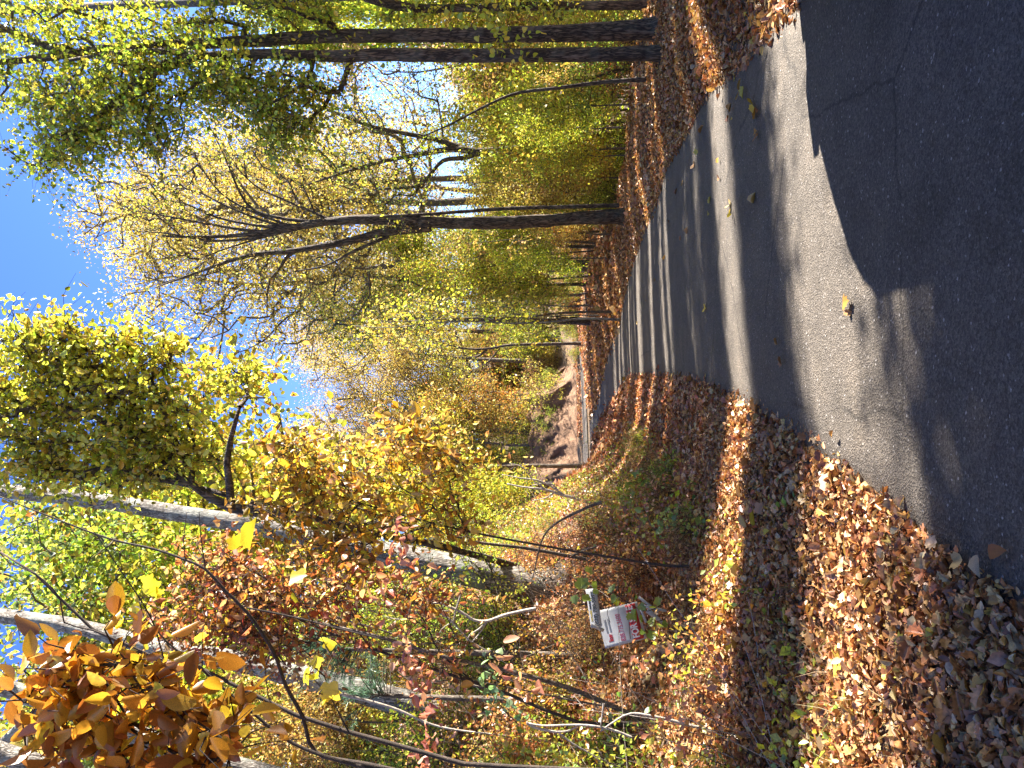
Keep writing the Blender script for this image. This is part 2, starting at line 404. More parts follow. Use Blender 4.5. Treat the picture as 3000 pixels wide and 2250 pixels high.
def asphalt_mat():
    mt, nt, out = new_mat("asphalt"); L = nt.links.new
    tc = N(nt, "ShaderNodeTexCoord")
    vo = N(nt, "ShaderNodeTexVoronoi"); vo.inputs['Scale'].default_value = 95
    L(tc.outputs['Object'], vo.inputs['Vector'])
    sp = N(nt, "ShaderNodeSeparateColor"); L(vo.outputs['Color'], sp.inputs[0])
    r = ramp(nt, [(0, (.071, .058, .043)), (.5, (.113, .094, .071)), (.90, (.152, .128, .098)), (.985, (.183, .158, .127)), (1, (.40, .37, .33))]); L(sp.outputs[0], r.inputs[0])
    n1 = N(nt, "ShaderNodeTexNoise"); n1.inputs['Scale'].default_value = 160; n1.inputs['Detail'].default_value = 4; n1.inputs['Roughness'].default_value = .7
    n2 = N(nt, "ShaderNodeTexNoise"); n2.inputs['Scale'].default_value = .9; n2.inputs['Detail'].default_value = 6; n2.inputs['Roughness'].default_value = .6
    L(tc.outputs['Object'], n1.inputs['Vector']); L(tc.outputs['Object'], n2.inputs['Vector'])
    r1 = ramp(nt, [(.38, (.62, .62, .62)), (.6, (1.2, 1.2, 1.2))]); L(n1.outputs[0], r1.inputs[0])
    r2 = ramp(nt, [(.3, (.86, .85, .86)), (.7, (1.12, 1.1, 1.1))]); L(n2.outputs[0], r2.inputs[0])
    a = N(nt, "ShaderNodeMix", data_type='RGBA', blend_type='MULTIPLY'); a.inputs[0].default_value = 1
    c = N(nt, "ShaderNodeMix", data_type='RGBA', blend_type='MULTIPLY'); c.inputs[0].default_value = 1
    L(r.outputs[0], a.inputs[6]); L(r1.outputs[0], a.inputs[7]); L(a.outputs[2], c.inputs[6]); L(r2.outputs[0], c.inputs[7])
    vo2 = N(nt, "ShaderNodeTexVoronoi"); vo2.inputs['Scale'].default_value = 16
    L(tc.outputs['Object'], vo2.inputs['Vector'])
    sp2 = N(nt, "ShaderNodeSeparateColor"); L(vo2.outputs['Color'], sp2.inputs[0])
    ra = ramp(nt, [(.0, (1, 1, 1)), (.045, (0, 0, 0))]); L(vo2.outputs['Distance'], ra.inputs[0])
    rb_ = ramp(nt, [(.55, (0, 0, 0)), (.6, (1, 1, 1))]); L(sp2.outputs[1], rb_.inputs[0])
    mk = N(nt, "ShaderNodeMix", data_type='RGBA', blend_type='MULTIPLY'); mk.inputs[0].default_value = 1
    L(ra.outputs[0], mk.inputs[6]); L(rb_.outputs[0], mk.inputs[7])
    st = N(nt, "ShaderNodeMix", data_type='RGBA'); L(mk.outputs[2], st.inputs[0]); L(c.outputs[2], st.inputs[6]); st.inputs[7].default_value = (.42, .40, .37, 1)
    vc = N(nt, "ShaderNodeTexVoronoi", feature='DISTANCE_TO_EDGE'); vc.inputs['Scale'].default_value = .55
    wv = N(nt, "ShaderNodeMix", data_type='RGBA'); wv.inputs[0].default_value = .16
    n3 = N(nt, "ShaderNodeTexNoise"); n3.inputs['Scale'].default_value = 2.2; n3.inputs['Detail'].default_value = 8; n3.inputs['Roughness'].default_value = .65
    L(tc.outputs['Object'], n3.inputs['Vector']); L(tc.outputs['Object'], wv.inputs[6]); L(n3.outputs['Color'], wv.inputs[7]); L(wv.outputs[2], vc.inputs['Vector'])
    rc = ramp(nt, [(.0, (.35, .35, .35)), (.0035, (.6, .6, .6)), (.007, (1, 1, 1))]); L(vc.outputs['Distance'], rc.inputs[0])
    gate = ramp(nt, [(.46, (1, 1, 1)), (.54, (0, 0, 0))]); L(n2.outputs[0], gate.inputs[0])
    lg = N(nt, "ShaderNodeMix", data_type='RGBA', blend_type='LIGHTEN'); lg.inputs[0].default_value = 1; L(rc.outputs[0], lg.inputs[6]); L(gate.outputs[0], lg.inputs[7])
    cm = N(nt, "ShaderNodeMix", data_type='RGBA', blend_type='MULTIPLY'); cm.inputs[0].default_value = .8; L(st.outputs[2], cm.inputs[6]); L(lg.outputs[2], cm.inputs[7])
    rs = ramp(nt, [(.36, (.80, .79, .78)), (.5, (1, 1, 1)), (.66, (1.16, 1.13, 1.08))]); L(n3.outputs[0], rs.inputs[0])
    st = N(nt, "ShaderNodeMix", data_type='RGBA', blend_type='MULTIPLY'); st.inputs[0].default_value = 1; L(cm.outputs[2], st.inputs[6]); L(rs.outputs[0], st.inputs[7])
    b = N(nt, "ShaderNodeBump"); b.inputs['Strength'].default_value = 1.0; b.inputs['Distance'].default_value = .009
    ad = N(nt, "ShaderNodeMath", operation='ADD'); L(vo.outputs['Distance'], ad.inputs[0]); L(n1.outputs[0], ad.inputs[1]); L(ad.outputs[0], b.inputs['Height'])
    p = N(nt, "ShaderNodeBsdfPrincipled"); p.inputs['Roughness'].default_value = .75
    p.inputs['Specular IOR Level'].default_value = .35
    L(st.outputs[2], p.inputs['Base Color']); L(b.outputs[0], p.inputs['Normal']); L(p.outputs[0], out.inputs[0])
    return mt
M_ASPH = asphalt_mat()
def plain(name, c, rough=.6, metal=0.0, nscale=0, namt=.2):
    mt, nt, out = new_mat(name); L = nt.links.new
    p = N(nt, "ShaderNodeBsdfPrincipled"); p.inputs['Roughness'].default_value = rough; p.inputs['Metallic'].default_value = metal
    p.inputs['Base Color'].default_value = (*c, 1)
    if nscale:
        tc = N(nt, "ShaderNodeTexCoord"); nz = N(nt, "ShaderNodeTexNoise"); nz.inputs['Scale'].default_value = nscale; nz.inputs['Detail'].default_value = 5
        L(tc.outputs['Object'], nz.inputs['Vector'])
        r = ramp(nt, [(.3, tuple(x * (1 - namt) for x in c)), (.7, tuple(min(1, x * (1 + namt)) for x in c))]); L(nz.outputs[0], r.inputs[0]); L(r.outputs[0], p.inputs['Base Color'])
    L(p.outputs[0], out.inputs[0])
    return mt
def clay_mat():
    mt, nt, out = new_mat("clay"); L = nt.links.new
    tc = N(nt, "ShaderNodeTexCoord"); nz = N(nt, "ShaderNodeTexNoise"); nz.inputs['Scale'].default_value = 1.6; nz.inputs['Detail'].default_value = 9; nz.inputs['Roughness'].default_value = .7
    L(tc.outputs['Object'], nz.inputs['Vector'])
    r = ramp(nt, [(.3, (.09, .045, .022)), (.45, (.16, .085, .042)), (.6, (.22, .125, .066)), (.75, (.27, .165, .095))]); L(nz.outputs[0], r.inputs[0])
    b = N(nt, "ShaderNodeBump"); b.inputs['Strength'].default_value = 1; b.inputs['Distance'].default_value = .2; L(nz.outputs[0], b.inputs['Height'])
    p = N(nt, "ShaderNodeBsdfPrincipled"); p.inputs['Roughness'].default_value = .95
    L(r.outputs[0], p.inputs['Base Color']); L(b.outputs[0], p.inputs['Normal']); L(p.outputs[0], out.inputs[0])
    return mt
M_CLAY = clay_mat()
M_WHITE = plain("sign_white", (.42, .42, .41), .5, nscale=9, namt=.12)
M_RED = plain("sign_red", (.45, .03, .03), .5)
M_CRIM = plain("print_crimson", (.38, .05, .09), .5)
M_BLACK = plain("print_black", (.02, .02, .02), .5)
M_GREYP = plain("print_grey", (.30, .31, .34), .5)
M_YELP = plain("print_yellow", (.62, .48, .06), .5)
M_DKMET = plain("dark_metal", (.04, .04, .045), .5, .3)

# ------------------------------------------------------------------ object helpers
def tag(o, label=None, cat=None, group=None, kind=None):
    if label: o['label'] = label
    if cat: o['category'] = cat
    if group: o['group'] = group
    if kind: o['kind'] = kind
    return o
def empty(name, loc, label, cat, group=None):
    o = bpy.data.objects.new(name, None); COL.objects.link(o)
    o.location = loc
    o.empty_display_size = .2
    return tag(o, label, cat, group)
def part(o, root):
    """parent keeping world placement (meshes are built in world space, root is an unrotated empty)"""
    o.parent = root
    o.matrix_parent_inverse = Matrix.Translation(Vector(root.location)).inverted()
    return o

# ================================================================== SETTING
def axis_grid(stops):
    out = []
    for a, b, st in stops: out.append(np.arange(a, b, st))
    out.append([stops[-1][1]])
    return np.concatenate(out)
gx = axis_grid([(-400, -60, 34), (-60, -20, 1.6), (-20, -7, .5), (-7, 10, .12), (10, 26, .6), (26, 60, 2), (60, 400, 34)])
gy = axis_grid([(-60, -6, 3), (-6, 1.5, .5), (1.5, 16, .12), (16, 40, .25), (40, 75, .6), (75, 140, 4), (140, 600, 46)])
GX, GY = np.meshgrid(gx, gy)
GZ = terrain(GX, GY)
mb = MB()
nx, ny = len(gx), len(gy)
i, j = np.meshgrid(np.arange(nx - 1), np.arange(ny - 1))
q = (j * nx + i).ravel()
mb.add(np.stack([GX, GY, GZ], -1).reshape(-1, 3), np.stack([q, q + 1, q + nx + 1, q + nx], 1))
ground = mb.build("ground", M_GROUND, smooth_=True)
tag(ground, kind='structure')

# road: one sheet between its two edges
ys = np.concatenate([np.arange(-12, 16, .2), np.arange(16, 42.01, .4)])
mb = MB()
cols = 14
LX = xl(ys) + fbm(ys * 1.7, ys * 0, 21) * .10; RX = xr(ys) + fbm(ys * 1.7, ys * 0 + 5, 22) * .10
t = np.linspace(0, 1, cols)
X = LX[:, None] * (1 - t) + RX[:, None] * t
Y = np.repeat(ys[:, None], cols, 1)
Z = zr(Y) + .02 * (1 - (2 * t[None, :] - 1) ** 2) + fbm(X * .5, Y * .5, 31, 3) * .02 + .004
X = np.concatenate([X[:, :1] - .02, X, X[:, -1:] + .02], 1); Y = np.concatenate([Y[:, :1], Y, Y[:, -1:]], 1); Z = np.concatenate([Z[:, :1] - .07, Z, Z[:, -1:] - .07], 1)
c2 = cols + 2
i, j = np.meshgrid(np.arange(c2 - 1), np.arange(len(ys) - 1)); q = (j * c2 + i).ravel()
mb.add(np.stack([X, Y, Z], -1).reshape(-1, 3), np.stack([q, q + 1, q + c2 + 1, q + c2], 1))
road = mb.build("road", M_ASPH, smooth_=True); tag(road, kind='structure')
# far lane
P = resample(np.c_[LANE, LANEW], 1.0)
tt = nrm(np.gradient(P[:, :2], axis=0)); nn = np.c_[-tt[:, 1], tt[:, 0]]
tw = np.linspace(-1, 1, 7)
X = P[:, 0:1] + nn[:, 0:1] * P[:, 2:3] * tw; Y = P[:, 1:2] + nn[:, 1:2] * P[:, 2:3] * tw
Z = zr(np.minimum(Y, 60)) + .012
i, j = np.meshgrid(np.arange(6), np.arange(len(P) - 1)); q = (j * 7 + i).ravel()
mb = MB(); mb.add(np.stack([X, Y, Z], -1).reshape(-1, 3), np.stack([q, q + 1, q + 8, q + 7], 1))
lane = mb.build("side_road", M_ASPH, smooth_=True); tag(lane, kind='structure')

# clay cut bank behind the junction
cx = np.arange(-11, 4.01, .16); cr = np.linspace(0, 1, 34)
CXg, CRg = np.meshgrid(cx, cr)
Htop = (4.3 * smooth(-14, -8, CXg) * smooth(3.6, -1.5, CXg) + .3) * (1 + fbm(CXg * .5, CXg * 0, 41) * .3)
gul = fbm(CXg * .9 + CRg * 3.0, CRg * 1.6, 43, 6)
CY = 59.4 + .50 * (CXg + 3) + 6.2 * CRg ** 1.1 - gul * 2.0 * np.sin(CRg * math.pi)
CZ = zr(57) - .1 + Htop * CRg + fbm(CXg * 2, CRg * 7, 44) * .25 * np.sin(CRg * math.pi)
i, j = np.meshgrid(np.arange(len(cx) - 1), np.arange(33)); q = (j * len(cx) + i).ravel()
mb = MB(); mb.add(np.stack([CXg, CY, CZ], -1).reshape(-1, 3), np.stack([q, q + 1, q + len(cx) + 1, q + len(cx)], 1))
n0 = len(cx)
top = np.stack([CXg[-1], CY[-1], CZ[-1]], -1)
mb.add(np.concatenate([top, top + [0, 6, .5]]), np.stack([np.arange(n0 - 1), np.arange(1, n0), np.arange(1, n0) + n0, np.arange(n0 - 1) + n0], 1))
clay = mb.build("earth_bank", M_CLAY, smooth_=False); tag(clay, kind='structure')

# ================================================================== LITTER
def tnormal(x, y):
    e = .06
    hx = terrain(x + e, y) - terrain(x - e, y); hy = terrain(x, y + e) - terrain(x, y - e)
    return nrm(np.stack([-hx, -hy, np.full(len(x), 2 * e)], 1))
def litter(mb, n, xy, T, size, P=LITTER, w=None, tilt=.45, lift=.05, bright=1.0):
    x, y = xy
    z = terrain(x, y) + rng.random(len(x)) * lift
    nr = nrm(tnormal(x, y) + rng.normal(size=(len(x), 3)) * tilt)
    ax = rdir(len(x), 0, .3)
    c = pal(P, len(x), .16, w) * bright
    s = size * np.exp(rng.normal(size=len(x)) * .28)
    leaves(mb, T, np.stack([x, y, z], 1), ax, nr, s, c, np.clip(1 + rng.normal(size=len(x)) * .2, .6, 1.5))
def band(side, y0, y1, s0, s1, n, pw=1.0, ypow=1.0):
    y = y0 + (y1 - y0) * rng.random(n) ** ypow
    s = s0 + (s1 - s0) * rng.random(n) ** pw
    s = s + fbm(y * 1.3, y * 0, 50 + (side > 0)) * .18 * np.exp(-s)
    x = xl(y) - s if side < 0 else xr(y) + s
    return x, y
mb = MB()
TT = [T_OVAL, T_CURL, T_LOBE, T_TULIP, T_OAK, T_HEX]
for T, k in zip(TT, [.15, .27, .10, .08, .10, .30]):
    litter(mb, 0, band(-1, 1.6, 8.5, -.12, 3.6, int(52000 * k), 1.0, 1.35), T, .040 if T is not T_LOBE and T is not T_OAK else .058, tilt=.62, lift=.06, bright=.95)
# crumbs and fragments along the asphalt edge
litter(mb, 0, band(-1, 1.6, 12, -.25, .30, 9000), T_HEX, .026, tilt=.5, lift=.02, bright=1.15)
litter(mb, 0, band(-1, 1.6, 9, -.02, 3.5, 9000), T_CURL, .034, tilt=.8, lift=.06)
lt1 = mb.build("leaf_litter", M_LITTER); tag(lt1, 'deep brown and tan fallen leaves heaped along the near bank', 'leaf litter', kind='stuff')
mb = MB()
litter(mb, 0, band(-1, 8, 22, -.15, 4.2, 34000), T_HEX, .062)
litter(mb, 0, band(-1, 20, 40, -.3, 6, 14000), T_DIA, .13)
# junction island and far side
def scatter_rect(x0, x1, y0, y1, n):
    return x0 + (x1 - x0) * rng.random(n), y0 + (y1 - y0) * rng.random(n)
x, y = scatter_rect(-4, 10, 38, 60, 12000)
k = (lane_dist(x, y) > .1) & ((x > xr(np.minimum(y, 41)) + .1) | (y > 46))
litter(mb, 0, (x[k], y[k]), T_DIA, .16, bright=1.15)
lt2 = mb.build("leaf_litter", M_LITTER); tag(lt2, 'drift of orange brown leaves on the farther part of the bank and round the junction', 'leaf litter', kind='stuff')
mb = MB()
for T, k in zip([T_OVAL, T_CURL, T_HEX, T_OAK], [.25, .25, .35, .15]):
    litter(mb, 0, band(1, 4, 14, -.08, 6.0, int(40000 * k)), T, .062, P=LITTER)
litter(mb, 0, band(1, 4, 14, -.5, .2, 2500, .7), T_HEX, .04, lift=.02)
litter(mb, 0, band(1, 13, 26, -.2, 5.0, 26000), T_HEX, .075)
litter(mb, 0, band(1, 24, 42, -.4, 5.0, 14000), T_DIA, .15, bright=1.15)
x, y = band(1, 5, 30, 4, 16, 12000)
litter(mb, 0, (x, y), T_DIA, .15)
lt3 = mb.build("leaf_litter", M_LITTER); tag(lt3, 'red brown fallen leaves covering the verge under the two dark trunks', 'leaf litter', kind='stuff')
mb = MB()
x, y = band(-1, 4, 32, 3.2, 15, 26000)
litter(mb, 0, (x, y), T_DIA, .12, P=LITTER + DRY)
lt4 = mb.build("leaf_litter", M_LITTER); tag(lt4, 'brown leaves caught all over the steep slope below the grey trunks', 'leaf litter', kind='stuff')

# large single leaves that can be told apart: pieces of the ground and of the road
def leaf_meshes(name, T, P, mat, n=10, wmin=.8, wmax=1.2):
    out = []
    for i in range(n):
        mb = MB()
        V, F = T
        V = V.copy(); V[:, 0] *= rng.uniform(wmin, wmax); V[:, 2] *= rng.uniform(.3, 1.6)
        V[:, 2] += rng.normal() * .12 * V[:, 0] + rng.normal(size=len(V)) * .015
        c = pal(P, 1, .1)
        mb.add(V, F, np.repeat(c, len(V), 0) * (1 + rng.normal(size=(len(V), 1)) * .06))
        out.append(mb.build(name, mat, link=False))
    return out
def place_leaf(me, pos, ax, nr, size, parent, name="leaf"):
    o = bpy.data.objects.new(name, me)
    x, y, z = leaf_frame(np.array([ax]), np.array([nr]))
    M = Matrix.Identity(4)
    for i in range(3):
        M[i][0] = x[0][i] * size; M[i][1] = y[0][i] * size; M[i][2] = z[0][i] * size; M[i][3] = pos[i]
    COL.objects.link(o)
    o.parent = parent
    if parent: o.matrix_parent_inverse = Matrix.Translation(Vector(parent.location)).inverted()
    o.matrix_basis = M
    return o
LM = []
for T in (T_TULIP, T_LOBE, T_OVAL, T_OAK, T_CURL): LM += leaf_meshes("fallen_leaf", T, [(.52, .35, .11), (.46, .24, .07), (.54, .38, .17), (.58, .42, .06), (.38, .18, .07), (.44, .28, .18), (.34, .14, .04), (.48, .22, .05)], M_LITTER, 5)
for k in range(285):
    if k < 215: x, y = band(-1, 2.0, 6.5, .05, 2.6, 1, 1, 1.5)
    else: x, y = band(1, 4.8, 10, 0, 3, 1)
    nr = nrm(tnormal(x, y)[0] + rng.normal(size=3) * .28)
    place_leaf(random.choice(LM), (x[0], y[0], gz(x[0], y[0]) + .045 + .03 * rng.random()), rdir(1, 0, .2)[0], nr, rng.uniform(.06, .13), ground)
# leaves on the asphalt (photo viewing pixels)
spots = [(1615, 185), (1605, 195), (1625, 120), (1640, 95), (1655, 78), (1663, 60), (1612, 150), (1598, 168), (1585, 240), (1632, 215), (1640, 232), (1640, 258), (1648, 240), (1640, 285), (1640, 300), (1560, 213), (1580, 262), (1592, 255), (1600, 215), (1525, 270), (1588, 450), (1590, 462), (1585, 440), (1540, 440), (1560, 380), (1537, 460), (1690, 745), (1642, 875), (1640, 862), (1838, 655), (1840, 672), (1815, 930), (1735, 940), (1528, 665), (1610, 30), (1600, 60), (1570, 110), (1575, 90), (1590, 130), (1635, 440), (1505, 360), (1480, 400), (1490, 505), (1450, 480), (1420, 600), (1475, 520), (1440, 560), (2160, 1195), (2115, 1270), (2135, 1200), (2100, 1210), (2190, 1300), (1640, 20), (1630, 50), (1660, 100), (1400, 650), (1380, 700), (1465, 420), (1450, 390), (1700, 790), (1560, 340), (1515, 330)]
for sx, sy in spots:
    p = on_road(sx * K, sy * K)
    big = .06 + .06 * rng.random()
    place_leaf(random.choice(LM), (p[0], p[1], float(zr(p[1])) + .048), rdir(1, 0, .1)[0], nrm(np.array([0, 0, 1.]) + rng.normal(size=3) * .25), big, road)

# ================================================================== TREES
def grow(trunk, tr, att, seed=0, start=.35, seg=.5, tip=.010, maxr=.6, lift=.45):
    """branches from the trunk to the attraction points; returns the chains as (points, radii)"""
    r = np.random.default_rng(seed)
    nodes = [p for p in trunk]; par = list(range(-1, len(trunk) - 1)); nt = len(trunk)
    k0 = int(start * nt)
    att = np.array(att); d0 = np.min(np.linalg.norm(att[:, None] - np.array(trunk)[None, k0:], axis=2), axis=1)
    chains = []; ends = []
    for a in att[np.argsort(d0)]:
        A = np.array(nodes); d = np.linalg.norm(A - a, axis=1) + 1.3 * np.maximum(0, A[:, 2] - a[2] + .2)
        d[:k0] = 1e9
        j = int(np.argmin(d)); s = A[j]
        L = np.linalg.norm(a - s); n = max(2, int(L / seg))
        c = s + (a - s) * .5 + np.array([0, 0, 1]) * L * (.12 - lift * .5) * (1 if j < nt else .2)
        t = np.linspace(0, 1, n + 1)[1:, None]
        P = (1 - t) ** 2 * s + 2 * t * (1 - t) * c + t * t * a + r.normal(size=(n, 3)) * .04 * seg * 2
        idx = [j]
        for p in P:
            par.append(idx[-1]); nodes.append(p); idx.append(len(nodes) - 1)
        chains.append(idx); ends.append(idx[-1])
    load = np.zeros(len(nodes))
    for e in ends:
        k = e
        while k >= 0: load[k] += 1; k = par[k]
    A = np.array(nodes); R = tip * np.maximum(load, 1) ** .46
    trr = np.interp(np.arange(nt), np.linspace(0, nt - 1, len(tr)), tr)
    out = []
    for c in chains:
        rr = R[c].copy()
        if c[0] < nt: rr = np.minimum(rr, trr[c[0]] * maxr); 
        rr[0] = min(rr[0], rr[1] * 1.25)
        out.append((A[c], rr, c[0] < nt))
    return out, A[ends]
def clump_points(clumps, n, r=rng):
    """clumps: (centre, (rx, ry, rz), weight); points in the ellipsoids"""
    w = np.array([c[2] for c in clumps], float); w /= w.sum()
    out = []
    for c, k in zip(clumps, np.maximum(1, np.round(w * n)).astype(int)):
        d = r.normal(size=(k, 3)); d /= np.linalg.norm(d, axis=1, keepdims=True)
        out.append(np.array(c[0]) + d * (r.random((k, 1)) ** .45) * np.array(c[1]))
    return np.concatenate(out)
def twig_leaves(tw, lf, ends, P, T=T_DIA, size=.07, twigs=4, per=9, tl=.45, w=None, droop=.25, tr_=.003, spread=.05, up=.25, cl=.42, keep=None):
    """twigs round each branch end, leaves strung along them. keep: list that receives (pos, axis, normal, size) of every leaf"""
    n = len(ends)
    if not n: return
    cfac = 1 + rng.normal(size=(n, 1)) * cl
    cw = rng.random(n)
    base = np.repeat(ends, twigs, 0); m = len(base)
    d = rdir(m, .1); L = tl * (0.5 + rng.random(m))
    mid = base + d * L[:, None] * .5 + [0, 0, .02]
    tip = base + d * L[:, None] - np.array([0, 0, 1]) * (L * droop)[:, None]
    if tw is not None:
        # three-sided twigs, all at once
        a = nrm(np.cross(d, [0.3, .2, 1.0])); b = np.cross(d, a)
        rings = []
        for p, r in ((base, tr_ * 1.6), (mid, tr_), (tip, tr_ * .5)):
            for th in (0, 2.094, 4.189): rings.append(p + r * (math.cos(th) * a + math.sin(th) * b))
        v = np.stack(rings, 1).reshape(-1, 3)
        o = (np.arange(m) * 9)[:, None]
        fs = []
        for q in (0, 3):
            for k in range(3): fs.append(o + np.array([q + k, q + (k + 1) % 3, q + 3 + (k + 1) % 3, q + 3 + k]))
        tw.add(v, np.concatenate(fs))
    t = rng.random((m, per))
    t = t ** .8
    pos = ((1 - t)[..., None] ** 2 * base[:, None] + 2 * (t * (1 - t))[..., None] * mid[:, None] + (t ** 2)[..., None] * tip[:, None])
    pos = pos + rng.normal(size=pos.shape) * spread
    pos = pos.reshape(-1, 3); q = len(pos)
    ax = nrm(np.repeat(d, per, 0) * .5 + rdir(q, -.3)); nr = rdir(q, up * 2)
    cf = np.repeat(np.repeat(cfac, twigs, 0), per, 0)
    # each clump leans to one end of the palette
    col = pal(P, q, .24, w)
    col2 = np.array(P)[np.minimum((np.repeat(np.repeat(cw, twigs), per) * len(P)).astype(int), len(P) - 1)]
    mixk = (rng.random(q) < .5)[:, None]
    col = np.where(mixk, col, col2 * (1 + rng.normal(size=(q, 1)) * .12)) * np.clip(cf, .6, 1.5)
    s = size * np.exp(rng.normal(size=q) * .25)
    if keep is not None: keep.append((pos, ax, nr, s, col))
    if lf is not None: leaves(lf, T, pos, ax, nr, s, np.clip(col, .004, .8))
def build_tree(name, label, cat, trunk, tr, clumps=None, natt=80, P=YG, mat=M_BARK, leaf=M_LEAF, T=T_DIA, size=.07, twigs=4, per=9, tl=.45,
               group=None, start=.35, seg=.5, tip=.010, sides=14, limbs=(), rough=.12, flute=0, w=None, seed=0, spread=.05, n_single=0, singleT=None, up=.25, extra_leaf=None, link_root=None, basez=None, twm=None, flare=1.5):
    """trunk: world points base to top; limbs: list of (points, r0, r1) hand-laid limbs, each a branch of its own"""
    trunk = np.array(trunk, float)
    d = resample(np.c_[trunk, np.interp(np.linspace(0, 1, len(trunk)), np.linspace(0, 1, len(tr)), tr)], .18 if flute else .35)
    tp, trr = d[:, :3], d[:, 3]
    hh = tp[:, 2] - tp[0, 2]
    trr = trr * (1 + (flare - 1) * np.exp(-np.maximum(hh, 0) / .28))
    root = empty(name, tuple(tp[0]), label, cat, group)
    mb = MB(); tube(mb, tp, trr, sides, rough, flute, seed=seed)
    part(mb.build("trunk", mat, smooth_=not flute), root)
    nodes = [tp]
    for L in limbs:
        lp = resample(np.array(L[0], float), .3)
        mb = MB(); tube(mb, lp, np.linspace(L[1], L[2], len(lp)), 8, .12, 0, seed=seed + 3)
        part(mb.build("branch", mat, smooth_=True), root); nodes.append(lp)
    if clumps:
        att = clump_points(clumps, natt)
        allp = np.concatenate(nodes)
        st = start * len(tp) / len(allp)
        chains, ends = grow(allp, np.concatenate([trr] + [np.full(len(n_), .06) for n_ in nodes[1:]]), att, seed, st, seg, tip)
        mb = MB(); big = []
        main = sorted([c for c in chains if c[2]], key=lambda c: -c[1][0])[:6]
        ids = {id(c) for c in main}
        for c in chains:
            if id(c) in ids:
                m2 = MB(); tube(m2, c[0], c[1], 7, .1); part(m2.build("branch", mat, smooth_=True), root)
            else: tube(mb, c[0], c[1], 5, 0)
        lf = MB()
        tipz = [c[0][-2] for c in chains] ; e2 = np.concatenate([ends, np.array(tipz)])
        keep = [] if n_single else None
        twig_leaves(mb, None if n_single else lf, e2, P, T, size, twigs, per, tl, w, spread=spread, up=up, keep=keep)
        o = part(mb.build("twigs", twm or mat, smooth_=True), root); o['kind'] = 'stuff'
        if n_single:
            pos, ax, nr, s, col = [np.concatenate(z) for z in zip(*keep)]
            dist = np.linalg.norm(pos - [0, 0, CAMZ], axis=1) / s
            order = np.argsort(dist); sel = order[:n_single]; rest = order[n_single:]
            ms = leaf_meshes("leaf", singleT or T, P, leaf, 10)
            for k in sel: place_leaf(random.choice(ms), pos[k], ax[k], nr[k], s[k], root)
            leaves(lf, T, pos[rest], ax[rest], nr[rest], s[rest], np.clip(col[rest], .004, .8))
        if lf.n:
            o = part(lf.build("foliage", leaf), root); o['kind'] = 'stuff'
    return root
def WP(path, depth):
    """path of viewing pixels -> world points; depth one number or one per point"""
    dd = np.broadcast_to(depth, (len(path),))
    return [W(a, b, c) for (a, b), c in zip(path, dd)]
def CL(items, depth, thick=1.0):
    """(x, y, rx, ry, weight[, depth]) viewing-pixel ellipses -> clumps; rx along the image x (height), ry across"""
    out = []
    for it in items:
        d = it[5] if len(it) > 5 else depth
        out.append((W(it[0], it[1], d), (PX(it[3], d), thick * PX((it[2] + it[3]) / 2, d), PX(it[2], d)), it[4]))
    return out
def rp(w, d): return PX(w, d) / 2
def onto(path, depth):
    """extend a path so that it starts in the ground"""
    p = [np.array(q) for q in WP(path, depth)]
    g = gz(p[0][0], p[0][1])
    if p[0][2] > g - .05:
        p.insert(0, np.array([p[0][0], p[0][1], g - .12]))
    return p

# --- the two tall dark trunks right of the road
d = 13.5
build_tree("tall_tree", "tallest dark furrowed trunk standing on the leafy verge, outer of the close pair", "tree",
    onto([(1430, 62), (1330, 68), (1100, 75), (900, 76), (700, 80), (560, 88), (400, 97), (230, 106), (100, 124), (0, 134), (-120, 140)], d), [rp(44, d), rp(33, d), rp(28, d), rp(27, d), rp(24, d), rp(20, d), rp(14, d), rp(10, d)],
    CL([(120, 60, 160, 80, 1.2), (160, 230, 130, 80, 1.3), (90, 340, 70, 50, .5), (330, 40, 170, 60, 1), (-120, 140, 170, 170, 1.3), (560, 25, 140, 40, .7), (640, 40, 100, 30, .3), (-60, 20, 160, 160, 1)], d, 1.3), 190, GREEN + YG,
    M_BARK, sides=30, flute=.11, rough=.12, flare=1.25, size=.085, twigs=4, per=7, tl=.7, seed=3, start=.35, T=T_HEX, tip=.011, up=.5,
    limbs=[(WP([(150, 110), (90, 95), (30, 70), (-40, 40)], d), .10, .05)])
d = 12.8
build_tree("tall_tree", "dark trunk with a curved limb reaching over the road, inner of the close pair", "tree",
    onto([(1398, 116), (1300, 118), (1150, 119), (1000, 121), (900, 119), (820, 118), (740, 122), (640, 120), (560, 116), (430, 121)], d), [rp(30, d), rp(28, d), rp(27, d), rp(26, d), rp(26, d), rp(21, d), rp(17, d)],
    CL([(260, 230, 120, 70, 1.0), (180, 300, 100, 70, .8), (330, 290, 80, 60, .4), (520, 190, 110, 80, 1.3), (600, 270, 90, 60, .8), (700, 210, 60, 60, .3), (300, 130, 120, 50, .6), (420, 170, 70, 60, .4)], d, 1.2), 170, GREEN + YG + [(.5, .38, .05)],
    M_BARK, sides=28, flute=.11, rough=.14, flare=1.2, size=.08, twigs=4, per=8, tl=.65, seed=5, start=.55, T=T_HEX, tip=.010, up=.5,
    limbs=[(WP([(440, 121), (400, 130), (333, 153), (293, 180), (262, 208), (225, 240), (190, 275), (160, 310)], d), .115, .03),
           (WP([(430, 121), (370, 112), (300, 112), (230, 118), (150, 130)], d), .075, .03),
           (WP([(333, 153), (285, 140), (220, 125)], d), .06, .025)])
d = 16
